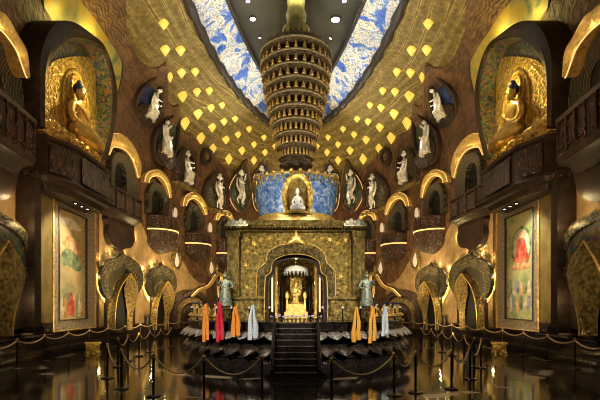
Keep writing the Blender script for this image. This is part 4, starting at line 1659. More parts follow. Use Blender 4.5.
# --- keyhole balcony window ---------------------------------------------------
for s, nm in SIDES:
    F = Frame(122, 190, .32)
    d = .55
    t = fthing(F, s, 'arched_window', f'tall arched window with glowing brow beside the Buddha niche, {nm} wall', 'window')
    brow(F, t, s, [(104.5, 154), (106.5, 143), (110, 136.5), (116, 133.5), (124, 135.5), (132, 143), (138, 154), (141.5, 166), (140.5, 176)], [(109.5, 155), (111.5, 150), (114, 147), (119, 147.5), (125, 150), (130.5, 156), (134.5, 164), (137, 172), (138.5, 178)], d, GOLD, n=44)
    O = smooth(F.locs([(110.5, 205), (111, 180), (112, 162), (115, 154), (121, 152.5), (128, 156), (134, 165), (136.5, 180), (137, 205)], -.42), 40)
    I = smooth(F.locs([(115, 205), (115, 185), (115.3, 170), (117, 164), (120, 163), (123.5, 165), (126, 171), (127, 185), (127.5, 205)], -.42), 40)
    b = mb(s); b.band(O, I, -.04, -.42, bulge=.04); b.build('window_frame', OLIVE if False else GREEND, t)
    b = mb(s); b.prism(I, -.04, -.12); b.build('dark_pane', BLACK, t)
    b = mb(s); zz = F.loc(121, 181, -.14)[1]; u0 = I[0][0]; u1 = I[-1][0]
    b.box(((u0 + u1) / 2, -.16, zz), (u1 - u0, .05, .05)); b.box(((u0 + u1) / 2, -.16, zz - .4), (.05, .05, 1.6)); b.build('glazing_bar', DARKP, t)
    F2 = Frame(122, 205, .32)
    t = fthing(F2, s, 'window_balcony', f'dark square balcony on a lobed bracket between Buddha ledge and round balconies, {nm} wall', 'balcony', 'square balconies beside the Buddha niches')
    d2 = 1.0
    ua, ub = F2.loc(106, 190, -d2)[0], F2.loc(142, 205, -d2)[0]
    zt, zb = F2.loc(124, 191, -d2)[1], F2.loc(124, 212, -d2)[1]
    plan = [(ua, -.46), (ua, -d2), (ub, -d2), (ub, -.46)]
    bay(F2, s, plan, [(zb - .45, -.35), (zb - .25, -.12), (zb - .18, .04), (zb, .04), (zb + .04, -.06)]).build('slab', DARKP, t)
    b = mb(s)
    b.box(((ua + ub) / 2, -d2 + .02, zt - .05), (ub - ua + .1, .14, .10)); b.box((ua, -d2 / 2 - .23, zt - .05), (.12, d2 - .46, .10)); b.box((ub, -d2 / 2 - .23, zt - .05), (.12, d2 - .46, .10))
    b.build('rail', DARKP, t)
    n = 4
    for k in range(n):
        u0, u1 = ua + (ub - ua) * k / n, ua + (ub - ua) * (k + 1) / n
        b = mb(s); b.box((u0 + .05, -d2 + .02, (zt + zb) / 2), (.13, .13, zt - zb)); b.build('post', DARKP, t)
        b = mb(s); b.box(((u0 + u1) / 2 + .03, -d2 + .06, (zt + zb) / 2 - .05), (u1 - u0 - .12, .06, (zt - zb) * .72)); b.build('carved_panel', DARK, t)
    b = mb(s); b.box((ua, -d2 / 2 - .23, (zt + zb) / 2 - .05), (.08, d2 - .48, zt - zb - .1)); b.box((ub, -d2 / 2 - .23, (zt + zb) / 2 - .05), (.08, d2 - .48, zt - zb - .1)); b.build('side_panel', DARK, t)
    BR = smooth(F2.locs([(108, 216), (109.5, 224), (109, 234), (112, 244), (118, 248), (121.5, 250.5), (126, 248.5), (132, 247), (135, 240), (134, 230), (136, 222), (138, 217), (123, 214)], -.45), 50, True)
    b = mb(s); b.prism(BR, -.10, -.45); b.build('bracket', DARKP, t)
    for gx, gy in ((110, 228), (113, 243), (134, 236)):
        gu, gz = F2.loc(gx, gy, -.2)
        gp = F2.world(gu + (-.25 if gx < 120 else .35), -.3, gz)
        lamp('POINT', 'halo_lamp', (gp.x * (1 if s < 0 else -1), gp.y, gp.z), 26, (1, .78, .34), .04)
    b = mb(s); P = smooth(F2.locs([(107.5, 217), (108.5, 226), (108.3, 235), (111.5, 245), (118, 249.5)], -.2), 20); strip(b, P, -.16, .04); b.build('light_strip', LEDY, t)


# --- round drum balconies -----------------------------------------------------
DR = [
    ('nearest', 159, (141, 180), 210, 243, [(145.5, 182), (146.5, 176.5), (150, 172), (158, 170), (165, 173.5), (169.5, 181), (171.5, 190), (171.5, 197)], [(149, 183), (150, 179), (153, 176.5), (158.5, 176), (163, 179), (167, 186), (169, 193), (170, 198)], [(148.5, 213), (148.5, 196), (150, 188), (154, 183), (159, 183.5), (164, 188), (167.5, 197), (168, 213)], [(152, 213), (152, 199), (153.5, 193), (156, 190.5), (158.5, 191), (161, 194.5), (163, 201), (163, 213)], 224, 231),
    ('middle', 197, (181, 212.5), 228.5, 253, [(183.8, 206), (185, 199), (188, 194.5), (194, 192.5), (201, 196), (205, 202), (207.3, 209), (207.3, 214)], [(186.5, 206), (187.5, 202.5), (190, 199.5), (194.5, 198.5), (199.5, 202), (203, 207.5), (205, 212), (206, 215)], [(187, 230), (187, 215), (188.5, 208), (192, 204.5), (196, 205), (200.5, 209.5), (204, 217), (204.5, 230)], [(190.5, 230), (190.5, 217), (192, 213), (194, 211), (196, 212), (198, 215), (199.5, 219), (199.5, 230)], 239, 243.5),
    ('far', 224, (215, 233), 236, 262, [(216.8, 220), (217.5, 215), (220, 212), (225, 210.5), (230, 212), (233.5, 217), (234.5, 222)], [(218.5, 220.5), (219.5, 217.5), (221.5, 215.5), (225, 214.8), (229, 216.5), (231.5, 219.5), (233, 223)], [(219, 238), (219, 224), (221, 219.5), (224, 218), (228, 220), (231, 225), (231.5, 238)], [(221, 238), (221, 227), (222.5, 223.5), (224.5, 222.5), (226.5, 224), (228, 228), (228, 238)], 249.5, 253),
]
for s, nm in SIDES:
    for (wh, cx, (xa, xb), yt, yb, bo, bi, so, si, g0, g1) in DR:
        F = Frame(cx, yt, .34)
        d = .5
        t = fthing(F, s, 'arched_window', f'{wh} of the three small arched windows with gold brows above round balconies, {nm} wall', 'window', 'arched windows above the round balconies')
        brow(F, t, s, bo, bi, d, GOLD, n=40, r=.03)
        O, I = smooth(F.locs(so, -.36), 40), smooth(F.locs(si, -.36), 40)
        b = mb(s); b.band(O, I, -.04, -.36, bulge=.03); b.build('window_frame', GREEND, t)
        b = mb(s); b.prism(I, -.04, -.12); b.build('dark_pane', BLACK, t)
        # drum
        t = fthing(F, s, 'round_balcony', f'{wh} of the three round carved balconies with a glowing band, {nm} wall', 'balcony', 'round balconies')
        Y = F.o.y
        hw = (xb - xa) / 2
        ucen = F.loc((xa + xb) / 2, yt, -.3)[0]
        # a half drum seen from below; its radius from the picture width
        viewdir = Vector((F.o.x, F.o.y, 0)).normalized()
        R = hw * Y / FP * 1.02
        ztop = F.loc((xa + xb) / 2, (yt + 4), -R * .8)[1]
        zbot = F.loc((xa + xb) / 2, yb, -R * .8)[1]
        zg0, zg1 = F.loc((xa + xb) / 2, g0 + 3, -R * .8)[1], F.loc((xa + xb) / 2, g0 + 3.9, -R * .8)[1]
        c = (ucen, -.10, 0)
        a0, a1 = PI, 2 * PI
        m = mb(s); m.lathe([(R * .5, ztop - .06), (R * .98, ztop - .06), (R * 1.02, ztop), (R * 1.02, ztop - .12), (R * .95, ztop - .16), (R * .95, zg0 + .14), (R * 1.02, zg0 + .10), (R * 1.0, zg0), (R * .5, zg0)], 30, c, a0, a1); m.build('drum', DARK, t)
        m = mb(s); m.lathe([(R * .93, zg0 - .005), (R * 1.0, zg0 - .005), (R * 1.0, zg1 - .02), (R * .93, zg1 - .02)], 30, c, a0, a1); m.build('light_band', LED, t)
        m = mb(s); m.lathe([(R * .9, zg1), (R * .96, zg1 - .03), (R * .94, zbot + .05), (R * .80, zbot - .15), (R * .5, zbot - .40), (R * .2, zbot - .55), (.02, zbot - .6)], 30, c, a0, a1); m.build('corbel', DARK, t)
        for k in range(9):
            a = PI + PI * (k + .5) / 9
            m = mb(s); m.box((c[0] + R * .98 * math.cos(a), c[1] + R * .98 * math.sin(a), (ztop + zg0) / 2), (.09, .09, ztop - zg0 - .2), a); m.build('baluster', DARKP, t)

# tiny lit slit windows next to the balconies and flame shaped lamps below
SL = [(175.5, 212, 2.0, 5.0, 'beside the nearest round balcony'), (210.3, 227, 1.9, 4.8, 'beside the middle round balcony')]
FLM = [(177, 259, 4.6, 12.5, 'below and between the first two round balconies'), (211.5, 267, 4.2, 10.5, 'below and between the last two round balconies'), (191, 283, 2.0, 5, 'over the dark domed niche')]
for s, nm in SIDES:
    for px, py, w, h, wh in SL:  # slits
        F = Frame(px, py, .36)
        O = smooth(F.locs([(px - w, py + h), (px - w, py - h * .4), (px, py - h), (px + w, py - h * .4), (px + w, py + h)], -.12), 24, True)
        t = fthing(F, s, 'slit_window', f'tiny lit slit window {wh}, {nm} wall', 'window', 'tiny lit windows')
        b = mb(s); b.prism(O, -.03, -.10); b.build('pane', LITDIM, t)
        b = mb(s); b.tube([(p[0], -.10, p[1]) for p in O], .04, 6, True); b.build('window_frame', OLDG, t)
    for px, py, w, h, wh in FLM[:2]:
        F = Frame(px, py, .36)
        O = smooth(F.locs([(px - w * .2, py - h), (px - w * .9, py - h * .1), (px - w, py + h * .45), (px, py + h), (px + w, py + h * .45), (px + w * .8, py - h * .2)], -.2), 36, True)
        I = [(p[0] * .5, p[1] * .62 - .06) for p in O]
        t = fthing(F, s, 'teardrop_lamp', f'pale lit teardrop lamp {wh}, {nm} wall', 'lamp', 'teardrop wall lamps')
        b = mb(s); b.band(O, [(p[0] * .62, p[1] * .72 - .04) for p in O], -.03, -.22, True, .05); b.build('lamp_frame', OLDG, t)
        b = mb(s); b.pillow(I, -.08, .10, 4); b.build('shade', LITDIM, t)

# --- statue niches on the scalloped wall --------------------------------------
DROPS = [
    ('egg', [(162, 71), (153, 78), (141.5, 90), (135.5, 106), (136.5, 120), (144, 128.5), (152, 128), (159, 119), (163, 104), (164, 88)], (147.5, 120, 88), 'fly', 'upper egg-shaped niche over the gold brows', PANELBG),
    ('egg', [(180, 110.5), (171, 117), (160, 126), (154.5, 138), (154, 152), (158.5, 163), (165.5, 166), (173, 161), (178.5, 148), (180.3, 130)], (165.5, 156, 120), 'stand', 'lower egg-shaped niche against the vault edge', PANELGR),
    ('leaf', [(247, 158.5), (241.5, 169), (233.5, 178), (229, 190), (231.5, 203), (241, 214), (250, 207), (252.5, 192), (250.5, 176)], (241, 204, 172), 'dance', 'flame-shaped niche left out beyond the blue dome', PANELGR),
    ('leaf', [(265.5, 155.5), (260, 166), (254.5, 174), (252.5, 188), (254, 206), (262, 214), (272, 208), (274, 190), (270, 172)], (261, 204, 168), 'stand', 'flame-shaped niche right behind the blue dome', PANELBG),
]
ARCHN = [
    ([(177, 181), (176, 168), (177.5, 158), (181.5, 150), (187, 147), (192.5, 151), (195.5, 160), (196, 181)], (186.5, 179, 152), 'fly', 'lattice-backed statue niche above the middle round balcony'),
    ([(204.5, 206), (204, 194), (206.5, 184), (212, 176.5), (218, 173.5), (224.5, 177), (229, 186), (230, 206)], (218.5, 201, 175), 'dance', 'round-topped statue niche above the far round balcony'),
]
KINDS = {'fly': 'leaning', 'dance': 'dancing', 'stand': 'standing'}
for s, nm in SIDES:
    for (shape, ol, (fx, f0, f1), kd, wh, bg) in DROPS:
        px = sum(p[0] for p in ol) / len(ol)
        py = sum(p[1] for p in ol) / len(ol)
        wh_ = wh.replace('left out beyond', 'just outside').replace('right behind', 'half behind')
        offn = .62 if shape == 'egg' else (.55 if px < 253 else .4)
        F = Frame(px, py, .42 if shape == 'egg' else .5, True)
        O = smooth(F.locs(ol, -.30), 44, True)
        cx_ = sum(p[0] for p in O) / 44
        cz_ = sum(p[1] for p in O) / 44
        I = [(cx_ + (p[0] - cx_) * .84, cz_ + (p[1] - cz_) * .86) for p in O]
        t = fthing(F, s, 'statue_niche', f'{wh_}, {nm} side of hall', 'niche', 'statue niches')
        b = mb(s, F); b.band(O, I, .04, -.30, True, .08); b.build('niche_frame', DARKP if shape == 'egg' else BROWN, t)
        b = mb(s, F); b.prism(I, .04, -.05); b.build('back_panel', bg, t)
        if shape == 'egg':
            lowz = min(p[1] for p in O)
            k0 = min(p[0] for p in O); k1 = max(p[0] for p in O)
            hh = max(p[1] for p in O) - lowz
            b = mb(s, F); b.ball(((k0 + k1) / 2 - .05, -.28, lowz + hh * .20), ((k1 - k0) * .36, .34, hh * .19), 18, 10); b.build('bowl', DARK, t)
        else:
            P = [p for p in O]
            b = mb(s, F); strip(b, P[8:22], -.32, .022); b.build('light_strip', LED, t)
        u_, z_ = F.loc(fx, f0, -.55)
        hz = F.loc(fx, f1, -.55)[1] - z_
        q = F.world(u_, -.60, z_)
        hz = lean_height(q, F, f1)
        rot = F.rot if s < 0 else math.atan2(-F.u.y, F.u.x)
        w = thing('white_statue', f'{KINDS[kd]} white statue in the {wh_}, {nm} side', 'statue', (q.x * (1 if s < 0 else -1), q.y, q.z), rot, 'white statues in the wall niches')
        w.rotation_euler = (math.atan(F.k), 0, rot)
        standing(w, (0, 0, 0), hz, kd, WSTONE, WSTONE, BLACKG if shape == 'egg' else WSTONE, (.5 if s < 0 else -.5), -s)
        pl = F.world(u_ + .1, -1.3, z_ + hz * .3)
        lamp('POINT', 'niche_lamp', (pl.x * (1 if s < 0 else -1), pl.y, pl.z), 16, (1, .90, .72), .06)
    for (ol, (fx, f0, f1), kd, wh) in ARCHN:
        px, py = fx, f0 - 8
        F = Frame(px, py, .46, True)
        O = smooth(F.locs(ol, -.35), 44)
        zb = O[0][1]
        I = [(p[0] * .80, zb + (p[1] - zb) * .84) for p in O]
        t = fthing(F, s, 'statue_niche', f'{wh}, {nm} side of hall', 'niche', 'statue niches')
        b = mb(s, F); b.band(O, I, .04, -.35, False, .10); b.build('niche_frame', DARK, t)
        b = mb(s, F); b.prism(I, .04, -.06); b.build('lattice_panel', LATTICE, t)
        b = mb(s, F); u0, u1 = O[0][0], O[-1][0]
        for k in range(7):
            b.ball((u0 + (u1 - u0) * (k + .5) / 7, -.35, zb - .08), ((u1 - u0) / 12, .22, .22), 10, 6)
        b.box(((u0 + u1) / 2, -.14, zb - .1), (u1 - u0, .5, .22)); b.build('sill', OLDG, t)
        u_, z_ = F.loc(fx, f0, -.35)
        hz = F.loc(fx, f1, -.35)[1] - z_
        q = F.world(u_, -.50, zb + .16)
        hz = lean_height(q, F, f1) / .95
        rot = F.rot if s < 0 else math.atan2(-F.u.y, F.u.x)
        w = thing('white_statue', f'{KINDS[kd]} white statue in the {wh}, {nm} side', 'statue', (q.x * (1 if s < 0 else -1), q.y, q.z), rot, 'white statues in the wall niches')
        w.rotation_euler = (math.atan(F.k), 0, rot)
        standing(w, (0, 0, 0), hz * .92, kd, WSTONE, WSTONE, WSTONE, (.5 if s < 0 else -.5), -s)
        pl = F.world(u_ + .1, -1.2, z_ + hz * .4)
        lamp('POINT', 'niche_lamp', (pl.x * (1 if s < 0 else -1), pl.y, pl.z), 14, (1, .86, .6), .06)
    F = Frame(207.5, 156.5, .5)
    t = fthing(F, s, 'wall_medallion', f'small dark oval medallion on the scalloped wall edge, {nm} side', 'medallion')
    O = smooth(F.locs([(207.5, 148), (203.8, 151.5), (203, 157), (204.3, 163), (207.5, 165.5), (210.7, 163), (212, 157), (211.2, 151.5)], -.2), 30, True)
    b = mb(s); b.band(O, [(p[0] * .6, p[1] * .6) for p in O], .15, -.2, True, .06); b.build('medallion_frame', DARKP, t)
    b = mb(s); b.pillow([(p[0] * .6, p[1] * .6) for p in O], -.02, .1, 4); b.build('boss', OLDG, t)


# --- lotus arch niches along the floor ----------------------------------------
LN = [
    ('near', 122, (122, 250), [(106, 298), (101.5, 290), (100.2, 277), (102, 266), (108, 260), (115.5, 257.2), (120.5, 255), (122, 250.5), (123.8, 254.8), (130, 258.5), (137, 264), (141.5, 273), (142.3, 283), (137.5, 293)], (130, 274), [(114.5, 330), (115, 312), (117, 298), (121, 286), (126, 279), (130, 273.5)], [(130, 273.5), (134.5, 280), (137, 288), (135.5, 300), (132, 313), (130.5, 330)], [(96, 264), (95.5, 276), (97.5, 290), (105, 303)], [(127.5, 330), (127.3, 315), (126, 303), (124.2, 292), (125.5, 283), (130, 273.5)]),
    ('far', 161, (161, 264), [(151, 297), (147, 290), (145.5, 280), (147.5, 272.5), (152, 268.5), (158, 267), (160.3, 265.8), (161.2, 262.5), (162.6, 265.5), (168, 268), (173, 272.5), (176, 280), (175.5, 288), (171.5, 296)], (167.5, 281.5), [(156, 330), (156.5, 315), (158, 304), (161, 294), (164.5, 286), (167.5, 281.2)], [(167.5, 281.2), (171.5, 287), (174, 294), (172.5, 304), (168.5, 315), (167.5, 330)], [(143, 272), (142.3, 282), (144, 292), (149.5, 303)], [(165, 330), (165, 318), (164, 307), (162.6, 297), (164, 288), (167.5, 281.2)]),
]
for s, nm in SIDES:
    for (wh, cx, fin, ol, tip, pl_, pr_, gl, door) in LN:
        F = Frame(cx, 310, .36)
        d = .62
        t = fthing(F, s, 'lotus_niche', f'{wh} of two mushroom-shaped lattice arches with a lotus petal doorway, {nm} wall', 'niche', 'lotus arch niches')
        O = smooth(F.locs(ol, -.40), 60)
        b = mb(s); b.prism(O, -.26, -.40); b.build('arch_panel', GREEND, t)
        n = len(O)
        uc_ = sum(p[0] for p in O) / n; zc_ = O[0][1]
        I = [(uc_ + (p[0] - uc_) * .70, zc_ + (p[1] - zc_) * .74) for p in O]
        b = mb(s); b.band(O, I, -.38, -.46, False, .02); b.build('lattice_border', LATTICE, t)
        b = mb(s); strip(b, O, -.44, .045); b.build('edge_moulding', DARKP, t)
        I2 = [(uc_ + (p[0] - uc_) * .45, zc_ + (p[1] - zc_) * .50) for p in O]
        b = mb(s); strip(b, I2, -.42, .05); b.build('inner_rib', OLDG, t)
        # wall body below the mushroom cap
        (u0, q0), (u1, q1) = F.loc(ol[0][0] + 2, 329, -.3), F.loc(ol[-1][0] - 2, ol[-1][1], -.3)
        b = mb(s); b.box(((u0 + u1) / 2, -.16, (q0 + q1) / 2), (u1 - u0, .24, q1 - q0)); b.build('jamb_panel', DARKP, t)
        # petal hood: leaf leaning out from the wall, ridge lines left and right
        L_ = smooth(F.locs(pl_, -.75), 24)
        R_ = smooth(list(reversed(F.locs(pr_, -.75))), 24)
        L_ = resample(L_, 24); R_ = resample(R_, 24)
        b = mb(s)
        sec = []
        # door opening edge inside the petal
        Rin = resample(smooth(F.locs(door, -.62), 24), 24)
        vs = [(p[0], -.75 - .1 * math.sin(i / 23 * PI), p[1]) for i, p in enumerate(R_)] + [((p[0] + q[0]) / 2, -.92 + .1 * (i / 23), (p[1] + q[1]) / 2) for i, (p, q) in enumerate(zip(R_, Rin))] + [(q[0], -.62, q[1]) for q in Rin] + [(p[0], -.30, p[1]) for p in R_]
        fs = []
        for r_ in range(2):
            fs += [(r_ * 24 + i, r_ * 24 + i + 1, (r_ + 1) * 24 + i + 1, (r_ + 1) * 24 + i) for i in range(23)]
        fs += [(i, i + 1, 72 + i + 1, 72 + i) for i in range(23)]
        b.add(vs, fs); b.build('petal_hood', GOLDF, t, 60)
        Lin = [(p[0] + .20 * math.sin(i / 23 * PI) ** .6, p[1] - .05) for i, p in enumerate(L_)]
        vs = [(p[0], -.75, p[1]) for p in L_] + [(p[0], -.62, p[1]) for p in Lin] + [(p[0], -.28, p[1]) for p in L_]
        b = mb(s); b.add(vs, [(i, i + 1, 24 + i + 1, 24 + i) for i in range(23)] + [(i, i + 1, 48 + i + 1, 48 + i) for i in range(23)]); b.build('petal_side', GOLDF, t, 60)
        b = mb(s); b.tube([(p[0], -.78, p[1]) for p in L_] + [(p[0], -.78, p[1]) for p in reversed(R_[:-1])], .035, 6); b.build('petal_edge', GOLD, t)
        DO = L_ + list(reversed(R_))[1:]
        DO = [((p[0] - tip_u) * .86 + tip_u, p[1] - .12) for p in DO for tip_u in [F.loc(tip[0] - 4, 300, -.7)[0]]]
        b = mb(s); b.prism(resample(DO, 40, True), -.28, -.44); b.build('dark_doorway', BLACK, t)
        # bright gold crescent painting the wall glow, with hidden lamps around the panel
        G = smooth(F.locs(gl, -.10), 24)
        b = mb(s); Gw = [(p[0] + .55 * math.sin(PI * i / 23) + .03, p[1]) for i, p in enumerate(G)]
        b.band(G, Gw, -.04, -.10); b.build('painted_wall_glow', HALO, t)
        for ok in (8, 16, 24, 36, 44, 52):
            k0 = 1.10
            gp = F.world(uc_ + (O[ok][0] - uc_) * k0, -.16, zc_ + (O[ok][1] - zc_) * k0)
            lamp('POINT', 'halo_lamp', (gp.x * (1 if s < 0 else -1), gp.y, gp.z), 14, (1, .76, .32), .04)
        for gk in (6, 12, 18):
            gp = F.world(G[gk][0] + .36, -.24, G[gk][1])
            lamp('POINT', 'halo_lamp', (gp.x * (1 if s < 0 else -1), gp.y, gp.z), 20, (1, .76, .30), .04)
        # finial
        fu, fz = F.loc(fin[0], fin[1], -.42)
        b = mb(s); b.lathe([(.10, -.20), (.12, -.08), (.05, .0), (.03, .12), (.0, .22)], 10, (fu, -.36, fz)); b.build('finial', DARKP, t)
    # near lotus niche at the frame edge
    F = Frame(4, 290, .36)
    t = fthing(F, s, 'lotus_niche', f'big lotus petal doorway with mosaic arch at the near end of the {nm} wall', 'niche', 'lotus arch niches')
    ol = [(-40, 280), (-42, 250), (-30, 228), (-12, 216), (-6, 210), (0, 214), (8, 218), (17, 224), (25, 234), (30.5, 247), (31, 262), (27, 276)]
    O = smooth(F.locs(ol, -.40), 60)
    b = mb(s); b.prism(O, -.26, -.40); b.build('arch_panel', MOSAIC, t)
    b = mb(s); strip(b, O, -.44, .05); b.build('edge_moulding', OLDG, t)
    zc_ = O[0][1]; uc_ = F.loc(-6, 280, -.4)[0]
    I = [(uc_ + (p[0] - uc_) * .86, zc_ + (p[1] - zc_) * .86) for p in O]
    b = mb(s); b.band(O, I, -.38, -.46, False, .02); b.build('lattice_border', LATTICE, t)
    (u0, q0), (u1, q1) = F.loc(-36, 335, -.3), F.loc(24, 278, -.3)
    b = mb(s); b.box(((u0 + u1) / 2, -.16, (q0 + q1) / 2), (u1 - u0, .24, q1 - q0)); b.build('jamb_panel', DARKP, t)
    R_ = smooth(list(reversed(F.locs([(7, 241), (13, 251), (20, 262), (23, 275), (20, 289), (15.5, 303), (12.5, 318), (11, 336)], -.8))), 24)
    L_ = smooth(F.locs([(-26, 336), (-24, 310), (-16, 285), (-5, 260), (2, 249), (7, 241)], -.8), 24)
    Rin = smooth(F.locs([(-6, 336), (-6, 318), (-9, 300), (-12, 284), (-8, 266), (0, 251), (7, 241)], -.62), 24)
    vs = [(p[0], -.80 - .1 * math.sin(i / 23 * PI), p[1]) for i, p in enumerate(R_)] + [((p[0] + q[0]) / 2, -1.0 + .1 * (i / 23), (p[1] + q[1]) / 2) for i, (p, q) in enumerate(zip(R_, Rin))] + [(q[0], -.62, q[1]) for q in Rin] + [(p[0], -.30, p[1]) for p in R_]
    fs = []
    for r_ in range(2):
        fs += [(r_ * 24 + i, r_ * 24 + i + 1, (r_ + 1) * 24 + i + 1, (r_ + 1) * 24 + i) for i in range(23)]
    fs += [(i, i + 1, 72 + i + 1, 72 + i) for i in range(23)]
    b = mb(s); b.add(vs, fs); b.build('petal_hood', GOLDF, t, 60)
    Lin = [(p[0] + .9 * math.sin(i / 23 * PI) ** .8, p[1] - .1) for i, p in enumerate(L_)]
    vs = [(p[0], -.8, p[1]) for p in L_] + [(p[0], -.62, p[1]) for p in Lin] + [(p[0], -.28, p[1]) for p in L_]
    b = mb(s); b.add(vs, [(i, i + 1, 24 + i + 1, 24 + i) for i in range(23)] + [(i, i + 1, 48 + i + 1, 48 + i) for i in range(23)]); b.build('petal_side', GOLDF, t, 60)
    b = mb(s); b.tube([(p[0], -.84, p[1]) for p in L_] + [(p[0], -.84, p[1]) for p in reversed(R_[:-1])], .05, 6); b.build('petal_edge', GOLD, t)
    DO = [(p[0] * .9 + .0, p[1] - .2) for p in L_ + list(reversed(R_))[1:]]
    b = mb(s); b.prism(resample(DO, 40, True), -.28, -.44); b.build('dark_doorway', BLACK, t)
    # small dark pedestal between the two far niches
    F = Frame(143.5, 322, .36)
    t = fthing(F, s, 'stone_pedestal', f'small dark pedestal between the two lattice arches, {nm} wall', 'pedestal')
    q0, q1 = F.loc(143.5, 329, -.25)[1], F.loc(143.5, 315, -.25)[1]
    b = mb(s); b.lathe([(.22, q0), (.22, q0 + .08), (.15, q0 + .12), (.15, q1 - .16), (.2, q1 - .1)], 16, (0, -.3, 0)); b.build('shaft', DARKP, t)
    b = mb(s); b.lathe([(.2, q1 - .1), (.24, q1 - .02), (.22, q1), (0, q1)], 16, (0, -.3, 0)); b.build('cap', OLDG, t)
    # dark domed niche near the stage
    F = Frame(190, 305, .62)
    t = fthing(F, s, 'domed_niche', f'dark ribbed dome-shaped niche beside the stage, {nm} wall', 'niche')
    O = smooth(F.locs([(174, 329), (174, 312), (176, 301), (181, 294), (188, 290.5), (197, 290.5), (204, 295), (208, 304), (209, 329)], -.45), 40)
    zb = O[0][1]; uc_ = (O[0][0] + O[-1][0]) / 2
    prev = O
    b = mb(s); b.prism(O, -.04, -.30); b.build('back_panel', DARKP, t)
    for k, mm in ((0, DARK), (1, OLDG), (2, DARK)):
        f0, f1 = 1 - .2 * k, .86 - .2 * k
        b = mb(s); b.band([(uc_ + (p[0] - uc_) * f0, zb + (p[1] - zb) * f0) for p in O], [(uc_ + (p[0] - uc_) * f1, zb + (p[1] - zb) * f1) for p in O], -.26, -.50 + .06 * k, False, .06); b.build('arch_rib', mm, t)
    # glowing branch between niche and shrine
    F = Frame(208, 285, 1.3)
    t = fthing(F, s, 'branch_light', f'curling gold branch with hidden light above the domed niche, {nm} wall', 'light')
    P = smooth(F.locs([(193, 297), (200, 290), (208, 287), (213, 281), (216, 276), (221, 274), (222, 281), (219, 288), (220, 298)], -.3), 50)
    b = mb(s); b.tube([(p[0], -.3, p[1]) for p in P], [.05 + .10 * math.sin(PI * i / 49) for i in range(50)], 8); b.build('branch', GOLD, t)
    b = mb(s); b.tube([(p[0] + .05, -.12, p[1] + .08) for p in P], .045, 6); b.build('light_tube', LED, t)  # glowing tube tucked behind the branch

# lit wall lamps near the mid balconies' brackets are real lights
# ============================================================ FLOOR FURNITURE
# gold donation boxes
for s, nm in SIDES:
    Y = 20.0
    X = s * 203 * Y / FP
    t = thing('donation_box', f'small gold box on the black floor near the {nm} wall painting', 'box', (X, Y, 0), s * -.35)
    b = MB(); b.box((0, 0, .05), (.66, .46, .10)); b.box((0, 0, .28), (.58, .38, .38)); b.build('box_body', GOLDR, t)
    b = MB(); b.box((0, 0, .49), (.68, .48, .07)); b.build('lid', GOLD, t)
    b = MB(); b.box((0, -.2, .28), (.34, .02, .20)); b.build('front_plate', GOLD, t)
    lamp('POINT', 'box_light', (X - s * .7, Y - .9, .7), 4, (1, .8, .3), .05)


def rope_between(p, q, sag, name, lb, grp, r=.022, mm=ROPE):
    P = []
    for k in range(21):
        u = k / 20
        v = Vector(p).lerp(Vector(q), u)
        v.z -= sag * 4 * u * (1 - u)
        P.append(v)
    m = MB(); m.tube(P, r, 6)
    return tag(m.build(name, mm), lb, 'rope', grp)


def stanchion_mesh():
    base = MB(); base.lathe([(.19, 0), (.19, .02), (.15, .045), (.04, .06)], 20)
    pole = MB(); pole.lathe([(.032, .05), (.032, .98)], 12)
    cap = MB(); cap.lathe([(.045, .96), (.05, 1.0), (.045, 1.05), (.03, 1.09), (0, 1.11)], 14)
    return base.mesh('base', POST, 40), pole.mesh('pole', POST, 40), cap.mesh('cap', BRASS, 40)


SM = stanchion_mesh()


def stanchion(x, y, lb, grp):
    t = thing('rope_stanchion', lb, 'post', (x, y, 0), 0, grp)
    for nm_, me_ in zip(('base', 'pole', 'cap'), SM):
        link(nm_, me_, t)
    return Vector((x, y, 1.0))


def SP(px, Y): return ((px - CX) / FP * Y, Y)


PL = [(262, 10.05), (204, 10.05), (153.5, 10.6), (121.5, 11.5), (107.5, 13.2)]
PR = [(331.5, 9.6), (394, 10.7), (415.5, 11.0), (451.5, 11.5), (470, 13.0), (481, 15.3)]
G1 = 'rope stanchions around the stage'
pos = {}
for lst, nm in ((PL, 'left'), (PR, 'right')):
    pts = []
    for k, (px, Y) in enumerate(lst):
        x, y = SP(px, Y)
        pts.append(stanchion(x, y, f'dark floor stanchion in front of the stage, {ORD[k]} from the stairs on the {nm}', G1))
    for k, (p, q) in enumerate(zip(pts, pts[1:])):
        dd = (q - p).length
        v = (q - p).normalized() * .055
        rope_between(p + v, q - v, .20 + .12 * min(dd, 1.5), 'stanchion_rope', f'gold rope hanging between floor stanchions, {ORD[k]} span from the stairs on the {nm}', 'ropes around the stage')
# second row further back, towards the wall
for s, nm in SIDES:
    pts = []
    for k, (px, Y) in enumerate(((118, 15.6), (128, 17.2), (139, 18.8), (150, 20.4), (161, 21.6), (171, 22.6))):
        x, y = SP(px, Y)
        pts.append(stanchion(-s * x, y, f'far floor stanchion before the lattice arches, {ORD[k]} from the near end on the {nm}', 'far stanchions'))
    for k, (p, q) in enumerate(zip(pts, pts[1:])):
        v = (q - p).normalized() * .055
        rope_between(p + v, q - v, .26, 'stanchion_rope', f'gold rope between far stanchions before the lattice arches, {ORD[k]} span on the {nm}', 'ropes of the far stanchions')
